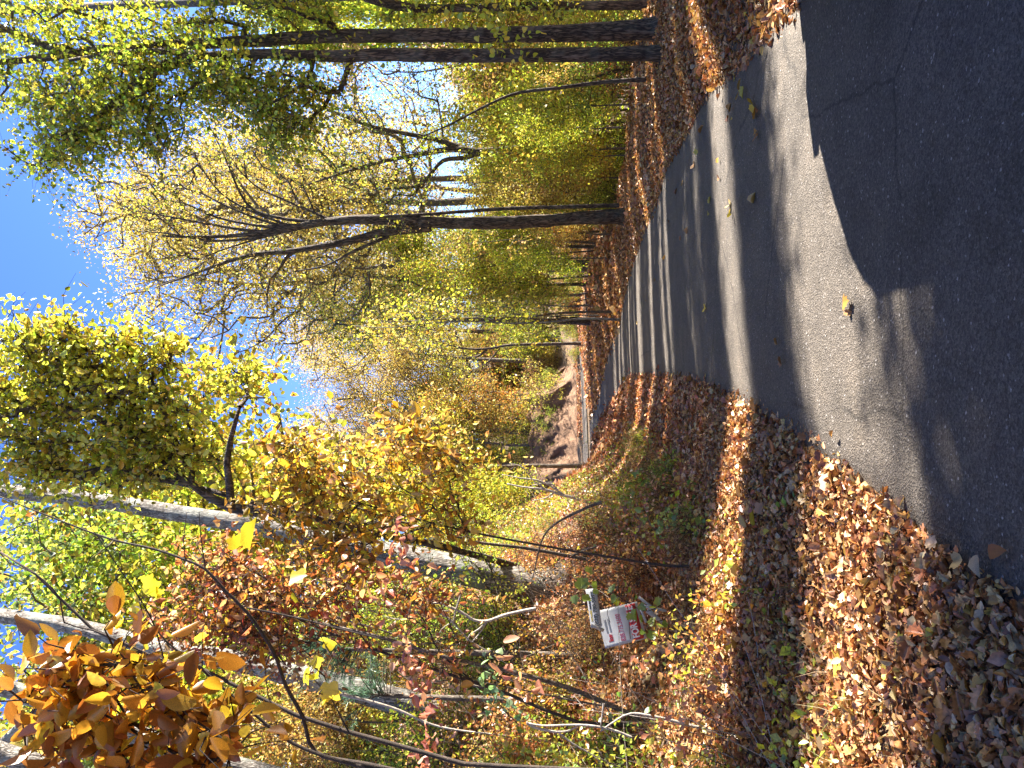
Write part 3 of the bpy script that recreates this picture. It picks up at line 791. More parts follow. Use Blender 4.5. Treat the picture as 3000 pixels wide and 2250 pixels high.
build_tree("leaning_tree", "broad dark trunk leaning out behind the pair at the edge of the verge", "tree",
    onto([(1440, 10), (1200, 13), (1000, 17), (900, 18), (840, 8), (790, -8), (700, -45), (500, -100)], d), [rp(20, d), rp(16, d), rp(20, d), rp(22, d), rp(14, d)],
    CL([(1150, 15, 120, 25, .7), (900, 25, 90, 25, .5), (600, -60, 200, 60, 1), (950, -10, 80, 40, .5), (1060, 10, 60, 20, .3)], d, 1.2), 60, YG, M_BARK, sides=16, rough=.15, size=.085, twigs=4, per=7, tl=.6, seed=6, T=T_HEX)
# ivy-like yellow leaves hanging across the pair
def hanger(name, label, cat, path, depth, P, n, size, T, spread=.12, mat=M_TWIG, r=.008, single=True, leafm=M_LEAF, group=None, r1=None):
    """a stem with its leaves along it, each leaf an object of its own"""
    pts = resample(np.array([W(a, b, c) for (a, b), c in zip(path, np.broadcast_to(depth, (len(path),)))]), .08)
    root = empty(name, tuple(pts[0]), label, cat, group)
    mb = MB(); tube(mb, pts, np.linspace(r, r1 or r * .4, len(pts)), 6, .1); part(mb.build("stem", mat, smooth_=True), root)
    ms = leaf_meshes("leaf", T, P, leafm, 8)
    k = rng.integers(int(len(pts) * .15), len(pts), n)
    pos = pts[k] + rng.normal(size=(n, 3)) * spread
    for p in pos: place_leaf(random.choice(ms), p, rdir(1, -.4)[0], rdir(1, .6)[0], size * rng.uniform(.6, 1.25), root)
    return root
hanger("creeper", "yellow leaved creeper hanging across the two dark trunks", "creeper", [(1140, 150), (1120, 120), (1090, 90), (1070, 50), (1040, 20)], 12.4, YG + YELLOW, 150, .10, T_HEART, .28)

# --- central tree with upward fanning limbs
d = 21.0
fan = [[(690, 480), (600, 470), (533, 440), (483, 333), (450, 267)], [(680, 482), (600, 485), (500, 450), (430, 415), (380, 405)], [(660, 485), (580, 490), (470, 470), (400, 440), (340, 430)],
       [(650, 490), (560, 500), (430, 480), (350, 465), (290, 455)], [(640, 495), (540, 515), (450, 520), (370, 505), (300, 500)], [(620, 500), (560, 515), (480, 540), (430, 560)],
       [(720, 478), (680, 460), (610, 430), (550, 400), (500, 350)], [(640, 492), (590, 475), (540, 455), (480, 420), (440, 370), (420, 330)]]
R0_ = [.06, .055, .06, .065, .06, .04, .05, .04]
build_tree("broad_tree", "tree with many limbs fanning upward, standing alone at the bend of the verge", "tree",
    onto([(1352, 468), (1250, 471), (1150, 478), (1000, 482), (900, 478), (800, 474), (700, 480), (620, 494), (520, 508), (430, 512), (350, 510)], d), [rp(33, d), rp(29, d), rp(27, d), rp(24, d), rp(21, d), rp(14, d), rp(8, d), rp(4, d)],
    CL([(330, 420, 90, 80, 1), (420, 350, 80, 80, .8), (520, 330, 70, 60, .5), (400, 520, 100, 80, .8), (560, 590, 80, 60, .35), (460, 620, 60, 50, .3), (640, 400, 50, 40, .3), (850, 500, 60, 25, .2)], d, 1.0), 150, YG + GOLD,
    M_BARK, sides=22, flute=.10, rough=.18, size=.075, twigs=4, per=3, tl=.7, seed=11, start=.5, tip=.011, spread=.08,
    limbs=[(WP(f, d), r, .016) for f, r in zip(fan, R0_)] +
          [(WP([(930, 490), (880, 496), (820, 503), (760, 520), (700, 531), (620, 543), (533, 553), (433, 586), (333, 622)], d), .15, .02),
           (WP([(640, 541), (620, 555), (600, 585), (583, 603), (577, 640), (577, 690)], d), .06, .012),
           (WP([(1337, 443), (1250, 446), (1104, 450), (1000, 457), (900, 464), (820, 468)], d - .1), .065, .045),
           (WP([(840, 510), (760, 545), (700, 575), (640, 585)], d), .06, .015)])

# --- forked tree behind, right of centre
d = 26.0
build_tree("forked_tree", "forked dark tree behind yellow leaves, between the dark pair and the fanning tree", "tree",
    onto([(1330, 322), (1150, 321), (1087, 325), (1037, 328), (984, 320)], d), [rp(18, d), rp(17, d), rp(17, d), rp(15, d)],
    CL([(760, 370, 80, 60, 1), (880, 420, 70, 60, .8), (760, 250, 90, 70, 1), (690, 330, 60, 60, .6), (620, 300, 80, 70, .5), (900, 200, 90, 60, .6)], d), 110, YG + TEAL,
    M_BARK, sides=12, size=.09, twigs=4, per=4, tl=.8, seed=12, start=.6, tip=.013, spread=.08,
    limbs=[(WP([(984, 320), (924, 330), (820, 350), (737, 375), (660, 400)], d), .11, .03), (WP([(990, 318), (937, 300), (847, 283), (787, 268), (700, 235), (600, 210)], d), .11, .03),
           (WP([(1037, 330), (1003, 341), (957, 347), (924, 383), (897, 403), (804, 410)], d), .10, .03)])
# sapling in front
hanger("sapling", "thin dark sapling curving up beside the close pair of trunks", "sapling", [(1425, 168), (1404, 170), (1300, 178), (1204, 190), (1114, 202), (1047, 230), (970, 270), (900, 300)], 14.5, YELLOW, 90, .09, T_HEART, .35, M_BARK, .05, r1=.012)

# --- straight dark tree before the bend and its thin neighbour
d = 37.0
build_tree("slim_tree", "straight dark trunk farther along than the fanning tree, at the far verge", "tree",
    onto([(1290, 695), (1200, 694), (1100, 692), (951, 690), (900, 688), (820, 690)], d), [rp(15, d), rp(13, d), rp(11, d), rp(9, d), rp(5, d)],
    CL([(820, 650, 90, 60, 1), (760, 720, 80, 50, .8), (900, 620, 60, 40, .5), (900, 740, 50, 40, .3), (700, 660, 60, 50, .5)], d), 90, YG + YELLOW, M_BARK, sides=10, size=.12, twigs=4, per=5, tl=1.0, seed=13, start=.65, tip=.016, spread=.15,
    limbs=[(WP([(980, 690), (937, 636), (870, 600)], d), .08, .03), (WP([(990, 690), (900, 705), (804, 725)], d), .09, .03)])
d = 46.0
build_tree("slim_tree", "thin crooked forked tree in front of the clay bank", "tree",
    onto([(1230, 742), (1187, 743), (1104, 745), (1054, 753), (1000, 752), (937, 736)], d), [rp(8, d), rp(7, d), rp(5, d), rp(3, d)],
    CL([(930, 740, 60, 50, 1), (980, 790, 50, 30, .5)], d), 40, YELLOW, M_BARK, sides=8, size=.14, twigs=3, per=4, tl=1.0, seed=14, start=.6, tip=.018, spread=.15,
    limbs=[(WP([(1054, 753), (1030, 770), (990, 772), (937, 766)], d), .07, .03), (WP([(1080, 752), (1050, 785), (1020, 800)], d), .05, .02)])

# --- grey trunks on the slope to the left
d = 12.0
build_tree("grey_tree", "sunlit grey trunk leaning over the slope behind the red leaves, nearest the road", "tree",
    onto([(1150, 1268), (1060, 1246), (1000, 1232), (871, 1203), (780, 1184), (583, 1141), (430, 1116), (200, 1080), (0, 1060), (-150, 1045)], [12, 12, 12, 12.2, 12.4, 12.8, 13, 13.4, 13.8, 14.2]), [rp(74, d), rp(68, d), rp(60, d), rp(47, d), rp(42, d), rp(38, d), rp(34, d)],
    CL([(-160, 1000, 150, 150, 1)], 14), 30, YG, M_GREY, sides=30, flute=.07, rough=.10, size=.09, twigs=3, per=5, seed=21, start=.85, flare=1.25)
d = 11.0
build_tree("grey_tree", "grey trunk between the red leaves and the pine sprays", "tree",
    onto([(1010, 1566), (947, 1543), (850, 1512), (737, 1482), (633, 1459), (500, 1426), (333, 1397), (167, 1354), (0, 1330), (-150, 1310)], [11, 11, 11, 11.2, 11.4, 11.6, 12, 12.3, 12.6, 13]), [rp(62, d), rp(55, d), rp(50, d), rp(45, d), rp(40, d), rp(38, d), rp(34, d)],
    CL([(-160, 1300, 150, 150, 1)], 13), 30, YG, M_GREY, sides=30, flute=.07, rough=.10, size=.09, twigs=3, per=5, seed=22, start=.85, flare=1.25)
d = 9.5
build_tree("grey_tree", "pale grey trunk rising behind the big amber leaves", "tree",
    onto([(860, 1770), (700, 1712), (480, 1650), (333, 1603), (233, 1560), (90, 1512), (0, 1482), (-120, 1445)], d), [rp(52, d), rp(46, d), rp(42, d), rp(38, d), rp(34, d)],
    CL([(-160, 1440, 120, 120, 1)], d), 24, YG, M_GREY, sides=26, flute=.07, rough=.12, size=.09, twigs=3, per=5, seed=23, start=.85, flare=1.2,
    limbs=[(WP([(170, 1545), (110, 1530), (75, 1545), (40, 1575), (10, 1600)], d), .10, .07)])
d = 8.6
build_tree("grey_tree", "pale grey trunk cut by the edge of the picture, outermost on the slope", "tree",
    onto([(420, 1800), (200, 1700), (100, 1662), (0, 1624), (-100, 1585)], d), [rp(60, d), rp(52, d), rp(46, d), rp(40, d)],
    None, 0, YG, M_GREY, sides=24, flute=.07, rough=.12, seed=24, flare=1.1)

# --- big yellow green tree over the slope
d = 7.2
build_tree("spreading_tree", "spreading tree with dense yellow green leaves against the sky, beside the grey trunk", "tree",
    onto([(1170, 1240), (1050, 1205), (900, 1168), (755, 1141), (702, 1125), (622, 1106), (555, 1085), (500, 1072), (430, 1053)], [12.7, 11.6, 10.4, 9.4, 9.0, 8.6, 8.4, 8.4, 8.4]), [rp(26, d), rp(24, d), rp(20, d), rp(16, d), rp(12, d)],
    CL([(110, 740, 110, 90, 1.2), (60, 860, 120, 110, 1.3), (200, 800, 110, 90, 1.2), (150, 940, 130, 100, 1.3), (300, 880, 90, 80, .8), (330, 960, 90, 70, .8), (60, 1010, 110, 60, .8), (230, 1030, 110, 45, .6), (330, 750, 60, 50, .45), (420, 860, 70, 60, .35), (520, 820, 60, 35, .35), (-80, 820, 120, 130, 1.0), (420, 990, 60, 40, .3)], d + 1.0, .8),
    300, YELLOW + YELLOW + YG[:3] + [(.74, .60, .06)], M_BARK, sides=14, size=.072, twigs=4, per=5, tl=.38, seed=31, start=.35, T=T_HEX, tip=.007, spread=.06, n_single=280, singleT=T_OVAL, up=.4, seg=.35,
    limbs=[(WP([(500, 1103), (497, 1060), (490, 1000), (497, 953), (510, 905), (517, 880)], d + .3), .05, .02),
           (WP([(622, 1106), (500, 1097), (413, 1046), (367, 1013), (320, 953), (290, 880), (283, 835)], d + 1), .075, .015),
           (WP([(320, 953), (280, 930), (233, 916), (190, 885), (150, 846)], d + 1), .04, .01),
           (WP([(413, 1046), (350, 1035), (300, 1033), (250, 1000), (206, 970)], d + 1), .045, .012)])

# ------------------------------------------------------------------ prototypes for the woods
def proto_tree(seed, H, r0, crown, P, natt, size, per, twigs=3, T=T_DIA, bark=M_MIDT, stems=1, low=.3, tl=.8, spread=.25, lean=.03, fine=False):
    """meshes (trunk, branches, foliage) of a free standing tree, base at the origin"""
    r = np.random.default_rng(seed)
    tm = MB(); bm = MB(); lf = MB(); ends_all = []
    for s in range(stems):
        a = r.uniform(0, 6.28); sp = (.0 if stems == 1 else .28)
        top = np.array([math.cos(a) * sp * H * .6 + r.normal() * lean * H, math.sin(a) * sp * H * .6 + r.normal() * lean * H, H * r.uniform(.8, .95)])
        t = np.linspace(0, 1, 9)[:, None]
        tp = t ** 1.2 * top * [1, 1, 0] + t * top * [0, 0, 1] + r.normal(size=(9, 3)) * .012 * H * [1, 1, 0] * t + (0 if stems == 1 else 1) * np.array([math.cos(a), math.sin(a), 0]) * .06
        tp = resample(tp, max(.3, H / 24)); rr = r0 * (1 - .9 * np.linspace(0, 1, len(tp)) ** .9)
        tube(tm, tp, rr, 9 if stems == 1 else 6, .12, seed=seed)
        att = clump_points([(np.array(c[0]) * H + top * [.5, .5, 0], np.array(c[1]) * H, c[2]) for c in crown], max(6, natt // stems), r)
        ch, ends = grow(tp, rr, att, seed + s, low, max(.5, H / 14), .012 * (H / 10) ** .5)
        for c in ch: tube(bm, c[0], c[1], 4, 0, cap=False)
        ends_all.append(ends); ends_all.append(np.array([c[0][-2] for c in ch]))
    twig_leaves(bm if fine else None, lf, np.concatenate(ends_all), P, T, size, twigs, per, tl, spread=spread, up=.4)
    return tm.build("trunk", bark, smooth_=True, link=False), bm.build("branches", bark, smooth_=True, link=False), lf.build("foliage", M_FAR, link=False)
CR_OVAL = [((0, 0, .68), (.18, .18, .30), 2), ((.05, .1, .36), (.15, .15, .14), .8), ((.1, .05, .55), (.14, .14, .15), 1), ((-.1, -.04, .6), (.14, .13, .18), 1), ((0, .08, .9), (.1, .1, .12), .6)]
CR_TALL = [((0, 0, .65), (.12, .12, .33), 2), ((.05, -.05, .85), (.1, .1, .14), 1), ((-.07, .05, .5), (.1, .1, .16), .7)]
CR_WIDE = [((0, 0, .7), (.28, .28, .24), 2), ((.1, -.1, .38), (.2, .2, .15), .9), ((.2, .1, .62), (.16, .16, .14), 1), ((-.2, -.1, .66), (.16, .16, .14), 1)]
CR_BUSH = [((0, 0, .6), (.5, .5, .38), 2), ((.3, .1, .4), (.3, .3, .3), 1), ((-.25, -.2, .45), (.3, .3, .3), 1)]
def pset(P, k):
    P = P + [tuple(.55 * v for v in P[0]), (.44, .27, .08), tuple(1.15 * v for v in P[-1])]
    return dict(
        oval=proto_tree(100 + k, 12, .12, CR_OVAL, P, 190, .13, 7, 4, tl=.9, spread=.22),
        tall=proto_tree(200 + k, 15, .13, CR_TALL, P, 190, .13, 7, 4, tl=.9, spread=.22),
        wide=proto_tree(300 + k, 13, .15, CR_WIDE, P, 230, .13, 7, 4, tl=.9, spread=.25))
PROT = {'gold': pset(GOLD, 1), 'lime': pset(YG, 2), 'yellow': pset(YELLOW, 3), 'green': pset(GREEN + TEAL, 4)}
PROT['shade'] = dict(tall=proto_tree(207, 15, .17, CR_TALL, GREEN + YG, 230, .14, 11, 4, tl=.9, spread=.25), wide=proto_tree(307, 13, .2, CR_WIDE, GREEN + YG, 300, .14, 11, 4, tl=.9, spread=.3))
NEAR = {nm_: dict(zip(('oval', 'tall', 'wide'), [proto_tree(700 + 3 * q_ + 0, 12, .10, CR_OVAL, P_, 110, .20, 4, 4, tl=1.1, spread=.25, T=T_HEX), proto_tree(701 + 3 * q_, 14, .10, CR_TALL, P_, 110, .20, 4, 4, tl=1.1, spread=.25, T=T_HEX), proto_tree(702 + 3 * q_, 13, .12, CR_WIDE, P_, 130, .20, 4, 4, tl=1.1, spread=.25, T=T_HEX)]))
        for q_, (nm_, P_) in enumerate([('gold', GOLD + [(.40, .22, .08), (.30, .22, .06)]), ('lime', YG + [(.20, .26, .04), (.62, .50, .1)]), ('yellow', YELLOW + [(.55, .30, .07), (.30, .30, .05)])])}
BIG = {}
for k_, (nm_, P_) in enumerate([('gold', GOLD), ('lime', YG + GOLD[:2]), ('tan', [(.60, .42, .27), (.66, .46, .28), (.56, .36, .20)])]):
    BIG[nm_] = proto_tree(600 + k_, 12.5, .13, [((0, 0, .72), (.2, .2, .24), 2), ((.1, .05, .5), (.17, .17, .18), 1), ((-.12, -.05, .55), (.16, .15, .2), 1), ((0, .08, .88), (.12, .12, .1), .6)], P_, 420 if nm_ != 'tan' else 240, .062, 8 if nm_ != 'tan' else 4, 4, tl=.55, spread=.16)
BIG['green'] = BIG['lime']; BIG['yellow'] = BIG['orange'] = BIG['gold']
PROT['orange'] = dict(oval=proto_tree(105, 11, .15, CR_OVAL, ORANGE + GOLD, 130, .12, 6, 4, tl=.9, spread=.22)); PROT['orange']['tall'] = PROT['orange']['wide'] = PROT['orange']['oval']
PROT['tan'] = dict(oval=proto_tree(106, 13, .15, CR_OVAL, [(.50, .36, .24), (.55, .40, .26), (.46, .30, .18)], 130, .10, 4, 4, tl=.9, spread=.22)); PROT['tan']['tall'] = PROT['tan']['wide'] = PROT['tan']['oval']
SHR = {k: proto_tree(400 + i, 2.4, .022, CR_BUSH, P, 60, s, 7, 3, stems=5, low=.15, tl=.30, spread=.06, bark=M_TWIG, T=T_DIA, fine=True) for i, (k, P, s) in enumerate([
    ('lime', YG, .055), ('gold', YELLOW + GOLD, .055), ('orange', ORANGE + DRY, .06), ('green', GREEN + BRIGHT, .055), ('red', RED + DRY, .055), ('dry', DRY + [(.30, .22, .12)], .05)])}
def put(meshes, name, loc, s, rz, label, cat, group, parts=("trunk", "branches", "foliage"), sz=None):
    root = empty(name, loc, label, cat, group); root.rotation_euler = (0, 0, rz); root.scale = (s, s, s * (sz or 1))
    for me, n in zip(meshes, parts):
        o = bpy.data.objects.new(n, me); COL.objects.link(o); o.parent = root
        if n in ("foliage", "branches"): o['kind'] = 'stuff'
    return root
WORD = {'gold': 'pale gold', 'lime': 'yellow green', 'yellow': 'bright yellow', 'green': 'grey green', 'orange': 'orange', 'tan': 'thin tan', 'red': 'rust red', 'dry': 'withered brown'}
SHAPE = {'oval': 'rounded', 'tall': 'tall narrow', 'wide': 'wide crowned'}
def wood(items, where, group, name="autumn_tree"):
    """items: (top pixel x, pixel y, depth, colour, shape): the tree's top reaches pixel x; foot on the ground"""
    for px, py, dpt, col, shp in items:
        tp = W(px, py, dpt); g = gz(tp[0], tp[1])
        H = {'oval': 12, 'tall': 15, 'wide': 13}[shp] if col not in ('orange', 'tan') else {'orange': 11, 'tan': 13}[col]
        s = max(.25, (tp[2] - g) / (H * 1.0))
        if s > 1.45: s = max(.25, (tp[2] - g) / 12.5)
        put(BIG[col] if s > 1.35 else NEAR[col][shp] if (dpt < 30 and col in NEAR) else PROT[col][shp], name, (tp[0], tp[1], g - .1), s, rng.uniform(0, 6.28), f"{WORD[col]} {SHAPE[shp]} tree {where}", "tree", group)
HILLB = []
# golden crown behind the fanning tree and its neighbours, far side of the lane
wood([(190, 450, 38, 'gold', 'wide'), (200, 590, 42, 'gold', 'oval'), (330, 400, 44, 'gold', 'oval')], "high behind the fanning limbs", "golden crowns behind the fanning tree")
wood([(440, 490, 60, 'tan', 'oval'), (480, 430, 62, 'tan', 'oval'), (610, 650, 80, 'green', 'wide'), (600, 720, 80, 'gold', 'wide'), (650, 780, 70, 'yellow', 'wide'), (720, 590, 82, 'lime', 'wide'), (700, 850, 70, 'gold', 'wide'), (760, 900, 68, 'lime', 'wide'), (560, 1000, 66, 'tan', 'wide'), (620, 930, 68, 'gold', 'wide'), (800, 800, 76, 'gold', 'wide'), (860, 700, 80, 'lime', 'wide'), (900, 860, 66, 'orange', 'oval'), (840, 960, 66, 'yellow', 'wide')], "past the bend of the road", "trees past the bend of the road")
# slope right of the road
wood([(960, 250, 24, 'yellow', 'oval'), (1000, 330, 23, 'yellow', 'oval'), (1060, 200, 22, 'lime', 'oval'), (1180, 280, 19, 'lime', 'oval'), (1220, 230, 18, 'lime', 'oval'), (1200, 390, 24, 'orange', 'oval'), (1080, 390, 27, 'gold', 'oval'), (1150, 160, 20, 'gold', 'oval'), (1010, 150, 28, 'gold', 'oval'), (1060, 30, 26, 'gold', 'wide'), (900, 130, 34, 'tan', 'oval'), (800, -20, 30, 'lime', 'wide'), (1170, 70, 19, 'yellow', 'oval'), (1000, 410, 30, 'gold', 'oval'), (1100, 330, 25, 'yellow', 'oval'), (1040, 270, 27, 'lime', 'wide'), (1130, 60, 22, 'lime', 'oval'), (980, 80, 32, 'gold', 'wide'), (1180, 340, 21, 'yellow', 'oval'), (900, 300, 36, 'lime', 'oval'), (880, 40, 30, 'gold', 'oval'), (700, 150, 36, 'tan', 'oval'), (970, 370, 34, 'gold', 'wide'), (1000, 430, 35, 'yellow', 'wide'), (930, 340, 40, 'lime', 'wide'), (1060, 480, 36, 'gold', 'wide')], "on the slope past the verge", "trees on the slope past the verge")
wood([(780, 540, 36, 'lime', 'tall'), (850, 570, 33, 'lime', 'oval'), (930, 600, 38, 'gold', 'oval'), (960, 530, 30, 'lime', 'oval'), (1000, 560, 40, 'gold', 'tall'), (1060, 620, 35, 'yellow', 'oval'), (1100, 560, 27, 'lime', 'oval'), (820, 620, 45, 'gold', 'tall'), (1080, 640, 42, 'orange', 'oval'), (1130, 510, 25, 'orange', 'oval')], "behind the slim dark trunk", "trees between the fanning tree and the slim trunk")
# far hillside
hs = []
for k in range(96):
    py = rng.uniform(150, 1100); dpt = rng.uniform(66, 120)
    top = np.interp(py, [0, 300, 450, 640, 760, 880, 1100], [820, 1010, 1060, 980, 920, 900, 800]) + rng.uniform(0, 120) + (dpt < 80) * 60
    hs.append((top, py, dpt, ['gold', 'lime', 'tan', 'gold', 'yellow', 'orange', 'green'][rng.integers(7)], ['oval', 'tall', 'wide'][rng.integers(3)]))
hs = [h_ for h_ in hs if not (lambda X_, Y_: X_ > 1 and 53 < Y_ - .364 * X_ < 67 and Y_ < 95)(W(1300, h_[1], h_[2])[0], h_[2])]
wood(hs, "on the far hillside", "trees on the far hillside")
# left slope behind the grey trunks
wood([(120, 1210, 20, 'lime', 'wide'), (-80, 1130, 24, 'lime', 'tall'), (-100, 1300, 20, 'green', 'wide'), (40, 1420, 17, 'lime', 'wide'), (-40, 1560, 16, 'green', 'oval'), (260, 1300, 18, 'yellow', 'oval'), (500, 1200, 19, 'gold', 'oval'), (640, 1100, 24, 'lime', 'oval'), (420, 1500, 14, 'lime', 'oval'), (620, 1330, 16, 'yellow', 'oval'), (540, 1040, 30, 'tan', 'oval'), (620, 1000, 26, 'gold', 'oval'), (760, 1060, 24, 'yellow', 'oval'), (250, 1620, 15, 'yellow', 'oval'), (780, 1200, 19, 'gold', 'oval'), (300, 1100, 26, 'gold', 'oval'), (100, 1120, 22, 'yellow', 'wide'), (350, 1420, 16, 'lime', 'wide'), (150, 1520, 14, 'lime', 'oval'), (700, 1500, 13, 'gold', 'oval'), (850, 1350, 14, 'lime', 'oval'), (600, 1600, 12, 'orange', 'oval'), (900, 1120, 20, 'lime', 'oval'), (960, 1060, 21, 'lime', 'oval'), (1000, 1150, 18, 'yellow', 'oval'), (750, 1280, 16, 'yellow', 'oval'), (-50, 1480, 18, 'gold', 'wide'), (480, 1560, 14, 'yellow', 'oval'), (900, 1560, 11, 'gold', 'oval')], "up the slope behind grey trunks", "trees up the slope")

for k in range(34):
    y = rng.uniform(44, 57); x = rng.uniform(2.6, 12)
    if lane_dist(np.array([x]), np.array([y]))[0] < .8 or x / y < .075: continue
    HILLB.append((x, y, rng.uniform(1.2, 3.2)))
# thin bare trunks in the woods right of the road, each a tree
for k in range(24):
    py = rng.uniform(500, 690) if k < 13 else rng.uniform(180, 440)
    dpt = rng.uniform(24, 44); x = W(1200, py, dpt)[0]; g = gz(x, dpt); H = rng.uniform(6, 10)
    t = np.linspace(0, 1, 8)[:, None]
    tp = np.array([x, dpt, g - .1]) + t * np.array([rng.normal() * .4, 0, H]) + rng.normal(size=(8, 3)) * [.06, .06, 0]
    rr0 = rng.uniform(.02, .065)
    build_tree("thin_tree", "thin upright trunk among the far verge trees" if k < 13 else "thin upright trunk on the slope past the verge", "tree", tp, [rr0, rr0 * .3],
        [((tp[-2]), (1.1, 1.1, H * .22), 1), (tp[3], (.9, .9, H * .25), .7)], 22, [YG, GOLD, YELLOW][k % 3], [M_BARK, M_MIDT, M_GREY][k % 3], M_FAR, size=.12, twigs=3, per=4, tl=.7, sides=7, seed=500 + k, spread=.12, group="thin trunks in the woods")

# ------------------------------------------------------------------ shrubs
def shrubs(items, where, group):
    for px, py, dpt, col, H in items:
        x = W(1500, py, dpt)[0] if px is None else None
        if px is None: p = (x, dpt, gz(x, dpt))
        else: p = hit(px, py)
        s = H / 2.4
        put(SHR[col], "shrub", (p[0], p[1], p[2] - .05), s, rng.uniform(0, 6.28), f"{WORD[col]} leaved {'low ' if H < 1 else 'tall ' if H > 2 else ''}shrub {where}", "shrub", group, ("stems", "branches", "foliage"))
it = []
for k in range(84):
    y = rng.uniform(5.2, 30); s = rng.uniform(2.9, 9)
    x = float(xl(y)) - s
    if abs(x) / y > .62 or (y > 15 and s < 4.2): continue
    it.append((x, y))
def shr_at(x, y, col, H, where, group):
    put(SHR[col], "shrub", (x, y, gz(x, y) - .05), H / 2.4, rng.uniform(0, 6.28), f"{WORD[col]} leaved {'low ' if H < 1 else 'tall ' if H > 2 else ''}shrub {where}", "shrub", group, ("stems", "branches", "foliage"))
for x, y in it:
    shr_at(x, y, ['lime', 'gold', 'orange', 'dry', 'green', 'lime', 'dry', 'gold'][rng.integers(8)], rng.uniform(.8, 1.5) if y < 9 else rng.uniform(1.2, 3.0), "on the steep slope", "shrubs on the steep slope")
for k in range(120):
    y = rng.uniform(5.6, 17); s_ = rng.uniform(1.9 if y > 8 else 2.8, 7.5); x = float(xl(y)) - s_
    if abs(x) / y > .60 or (-3.3 < x < -1.7 and 5.0 < y < 8.4) or (y > 13 and s_ < 3): continue
    shr_at(x, y, ['dry', 'lime', 'green', 'dry', 'gold', 'orange', 'red'][k % 7], rng.uniform(.5, 1.25), "in the tangle on the bank", "shrubs in the tangle on the bank")
for k in range(54):
    y = rng.uniform(12, 46); xcr = np.interp(y, [13, 22, 30, 40, 60], [8.2, 5.9, 5.2, 6, 14]); x = xcr + rng.uniform(.6, 7)
    shr_at(x, y, ['lime', 'gold', 'lime', 'green', 'orange', 'gold'][rng.integers(6)], rng.uniform(1.4, 3.4), "past the crest of the verge", "shrubs past the verge crest")
for k in range(46):
    x = rng.uniform(-12, 14); y = rng.uniform(62, 66) if k % 3 else rng.uniform(43, 46) * 0 + rng.uniform(58.8, 60.4)
    if (y < 62 and -9 < x < 4) or (x > 1.5 and y < 68): continue
    shr_at(x, y + (2.0 if -10 < x < 5 else 0), ['lime', 'gold', 'green', 'orange', 'dry'][rng.integers(5)], rng.uniform(2, 4.2), "above the clay bank", "shrubs round the clay bank")
for k in range(26):
    x = rng.uniform(-13, 6); y = 67 + .5 * x + rng.uniform(0, 7)
    shr_at(x, y, ['gold', 'lime', 'orange', 'green', 'dry', 'lime'][k % 6], rng.uniform(2.6, 5), "behind the clay bank", "shrubs behind the clay bank")
for k in range(16):
    y = rng.uniform(69, 78); x = W(1100, rng.uniform(700, 900), y)[0]
    shr_at(x, y, ['gold', 'lime', 'orange', 'lime'][k % 4], rng.uniform(5, 8), "behind the clay bank", "shrubs behind the clay bank")
for k in range(26):
    y = rng.uniform(7.5, 15); x = float(xl(y)) - rng.uniform(1.1, 2.6)
    if -3.3 < x < -1.7 and y < 8.6: continue
    shr_at(x, y, ['green', 'dry', 'lime', 'dry'][k % 4], rng.uniform(.3, .65), "in the tangle on the bank", "shrubs in the tangle on the bank")
for k in range(46):
    y = rng.uniform(63, 100); x = y * rng.uniform(-.35, .40)
    if x > 1 and y - .364 * x < 64 and y < 80: continue
    shr_at(x, y, ['lime', 'gold', 'green', 'orange', 'gold'][rng.integers(5)], rng.uniform(4, 7), "on the far hillside", "bushes on the far hillside")
for k in range(12):
    x = rng.uniform(1.5, 8); y = rng.uniform(44, 50) 
    if lane_dist(np.array([x]), np.array([y]))[0] > .5 : shr_at(x, y, ['dry', 'lime', 'gold'][k % 3], rng.uniform(.6, 1.3), "on the island at the junction", "shrubs on the junction island")
for k, (x, y, H_) in enumerate(HILLB): shr_at(x, y, ['gold', 'lime', 'orange', 'green', 'dry', 'red'][k % 6], H_, "near the far bend", "shrubs near the far bend")
for k in range(9):
    y = rng.uniform(24, 36); x = float(xl(y)) - rng.uniform(3.6, 6)
    shr_at(x, y, ['gold', 'lime', 'green'][k % 3], rng.uniform(1.0, 2.2), "at the road's vanishing point", "shrubs at the end of the bank")

# ------------------------------------------------------------------ close plants on the slope
def bush(name, label, cat, basepx, depth, clumps, natt, P, T, size, nsing, tw=M_TWIG, twigs=3, per=5, tl=.22, path=None, r=.012, seed=0, spread=.03, leaf=M_LEAF, singleT=None):
    tr = WP(path, depth)
    g = gz(tr[0][0], tr[0][1])
    if tr[0][2] > g: tr = [np.array([tr[0][0], tr[0][1], g - .05])] + tr
    return build_tree(name, label, cat, tr, [r, r * .4], CL(clumps, depth, .9), natt, P, tw, leaf, T, size, twigs, per, tl, sides=7, seg=.2, tip=.0022, rough=.08, seed=seed, spread=spread, n_single=nsing, singleT=singleT, start=.3, up=.4, flare=1.1)
bush("orange_shrub", "tall shrub with orange oval leaves arching beside the grey trunk", "shrub", None, 7.4,
     [(680, 1010, 130, 70, 1.1), (800, 1110, 150, 80, 1.2), (620, 1100, 90, 60, .6), (920, 1000, 110, 60, .6), (600, 970, 70, 45, .3), (740, 1190, 110, 50, .6), (860, 960, 80, 50, .5), (950, 1120, 70, 50, .35)], 170, ORANGE + AMBER[:2] + YELLOW[:2] + [(.70, .48, .10), (.60, .36, .14), (.50, .46, .08)], T_OVAL, .076, 290,
     path=[(1440, 1222), (1237, 1190), (1020, 1150), (860, 1110), (700, 1060), (600, 1000)], r=.015, seed=41, twigs=2, per=4, tl=.32, spread=.05)
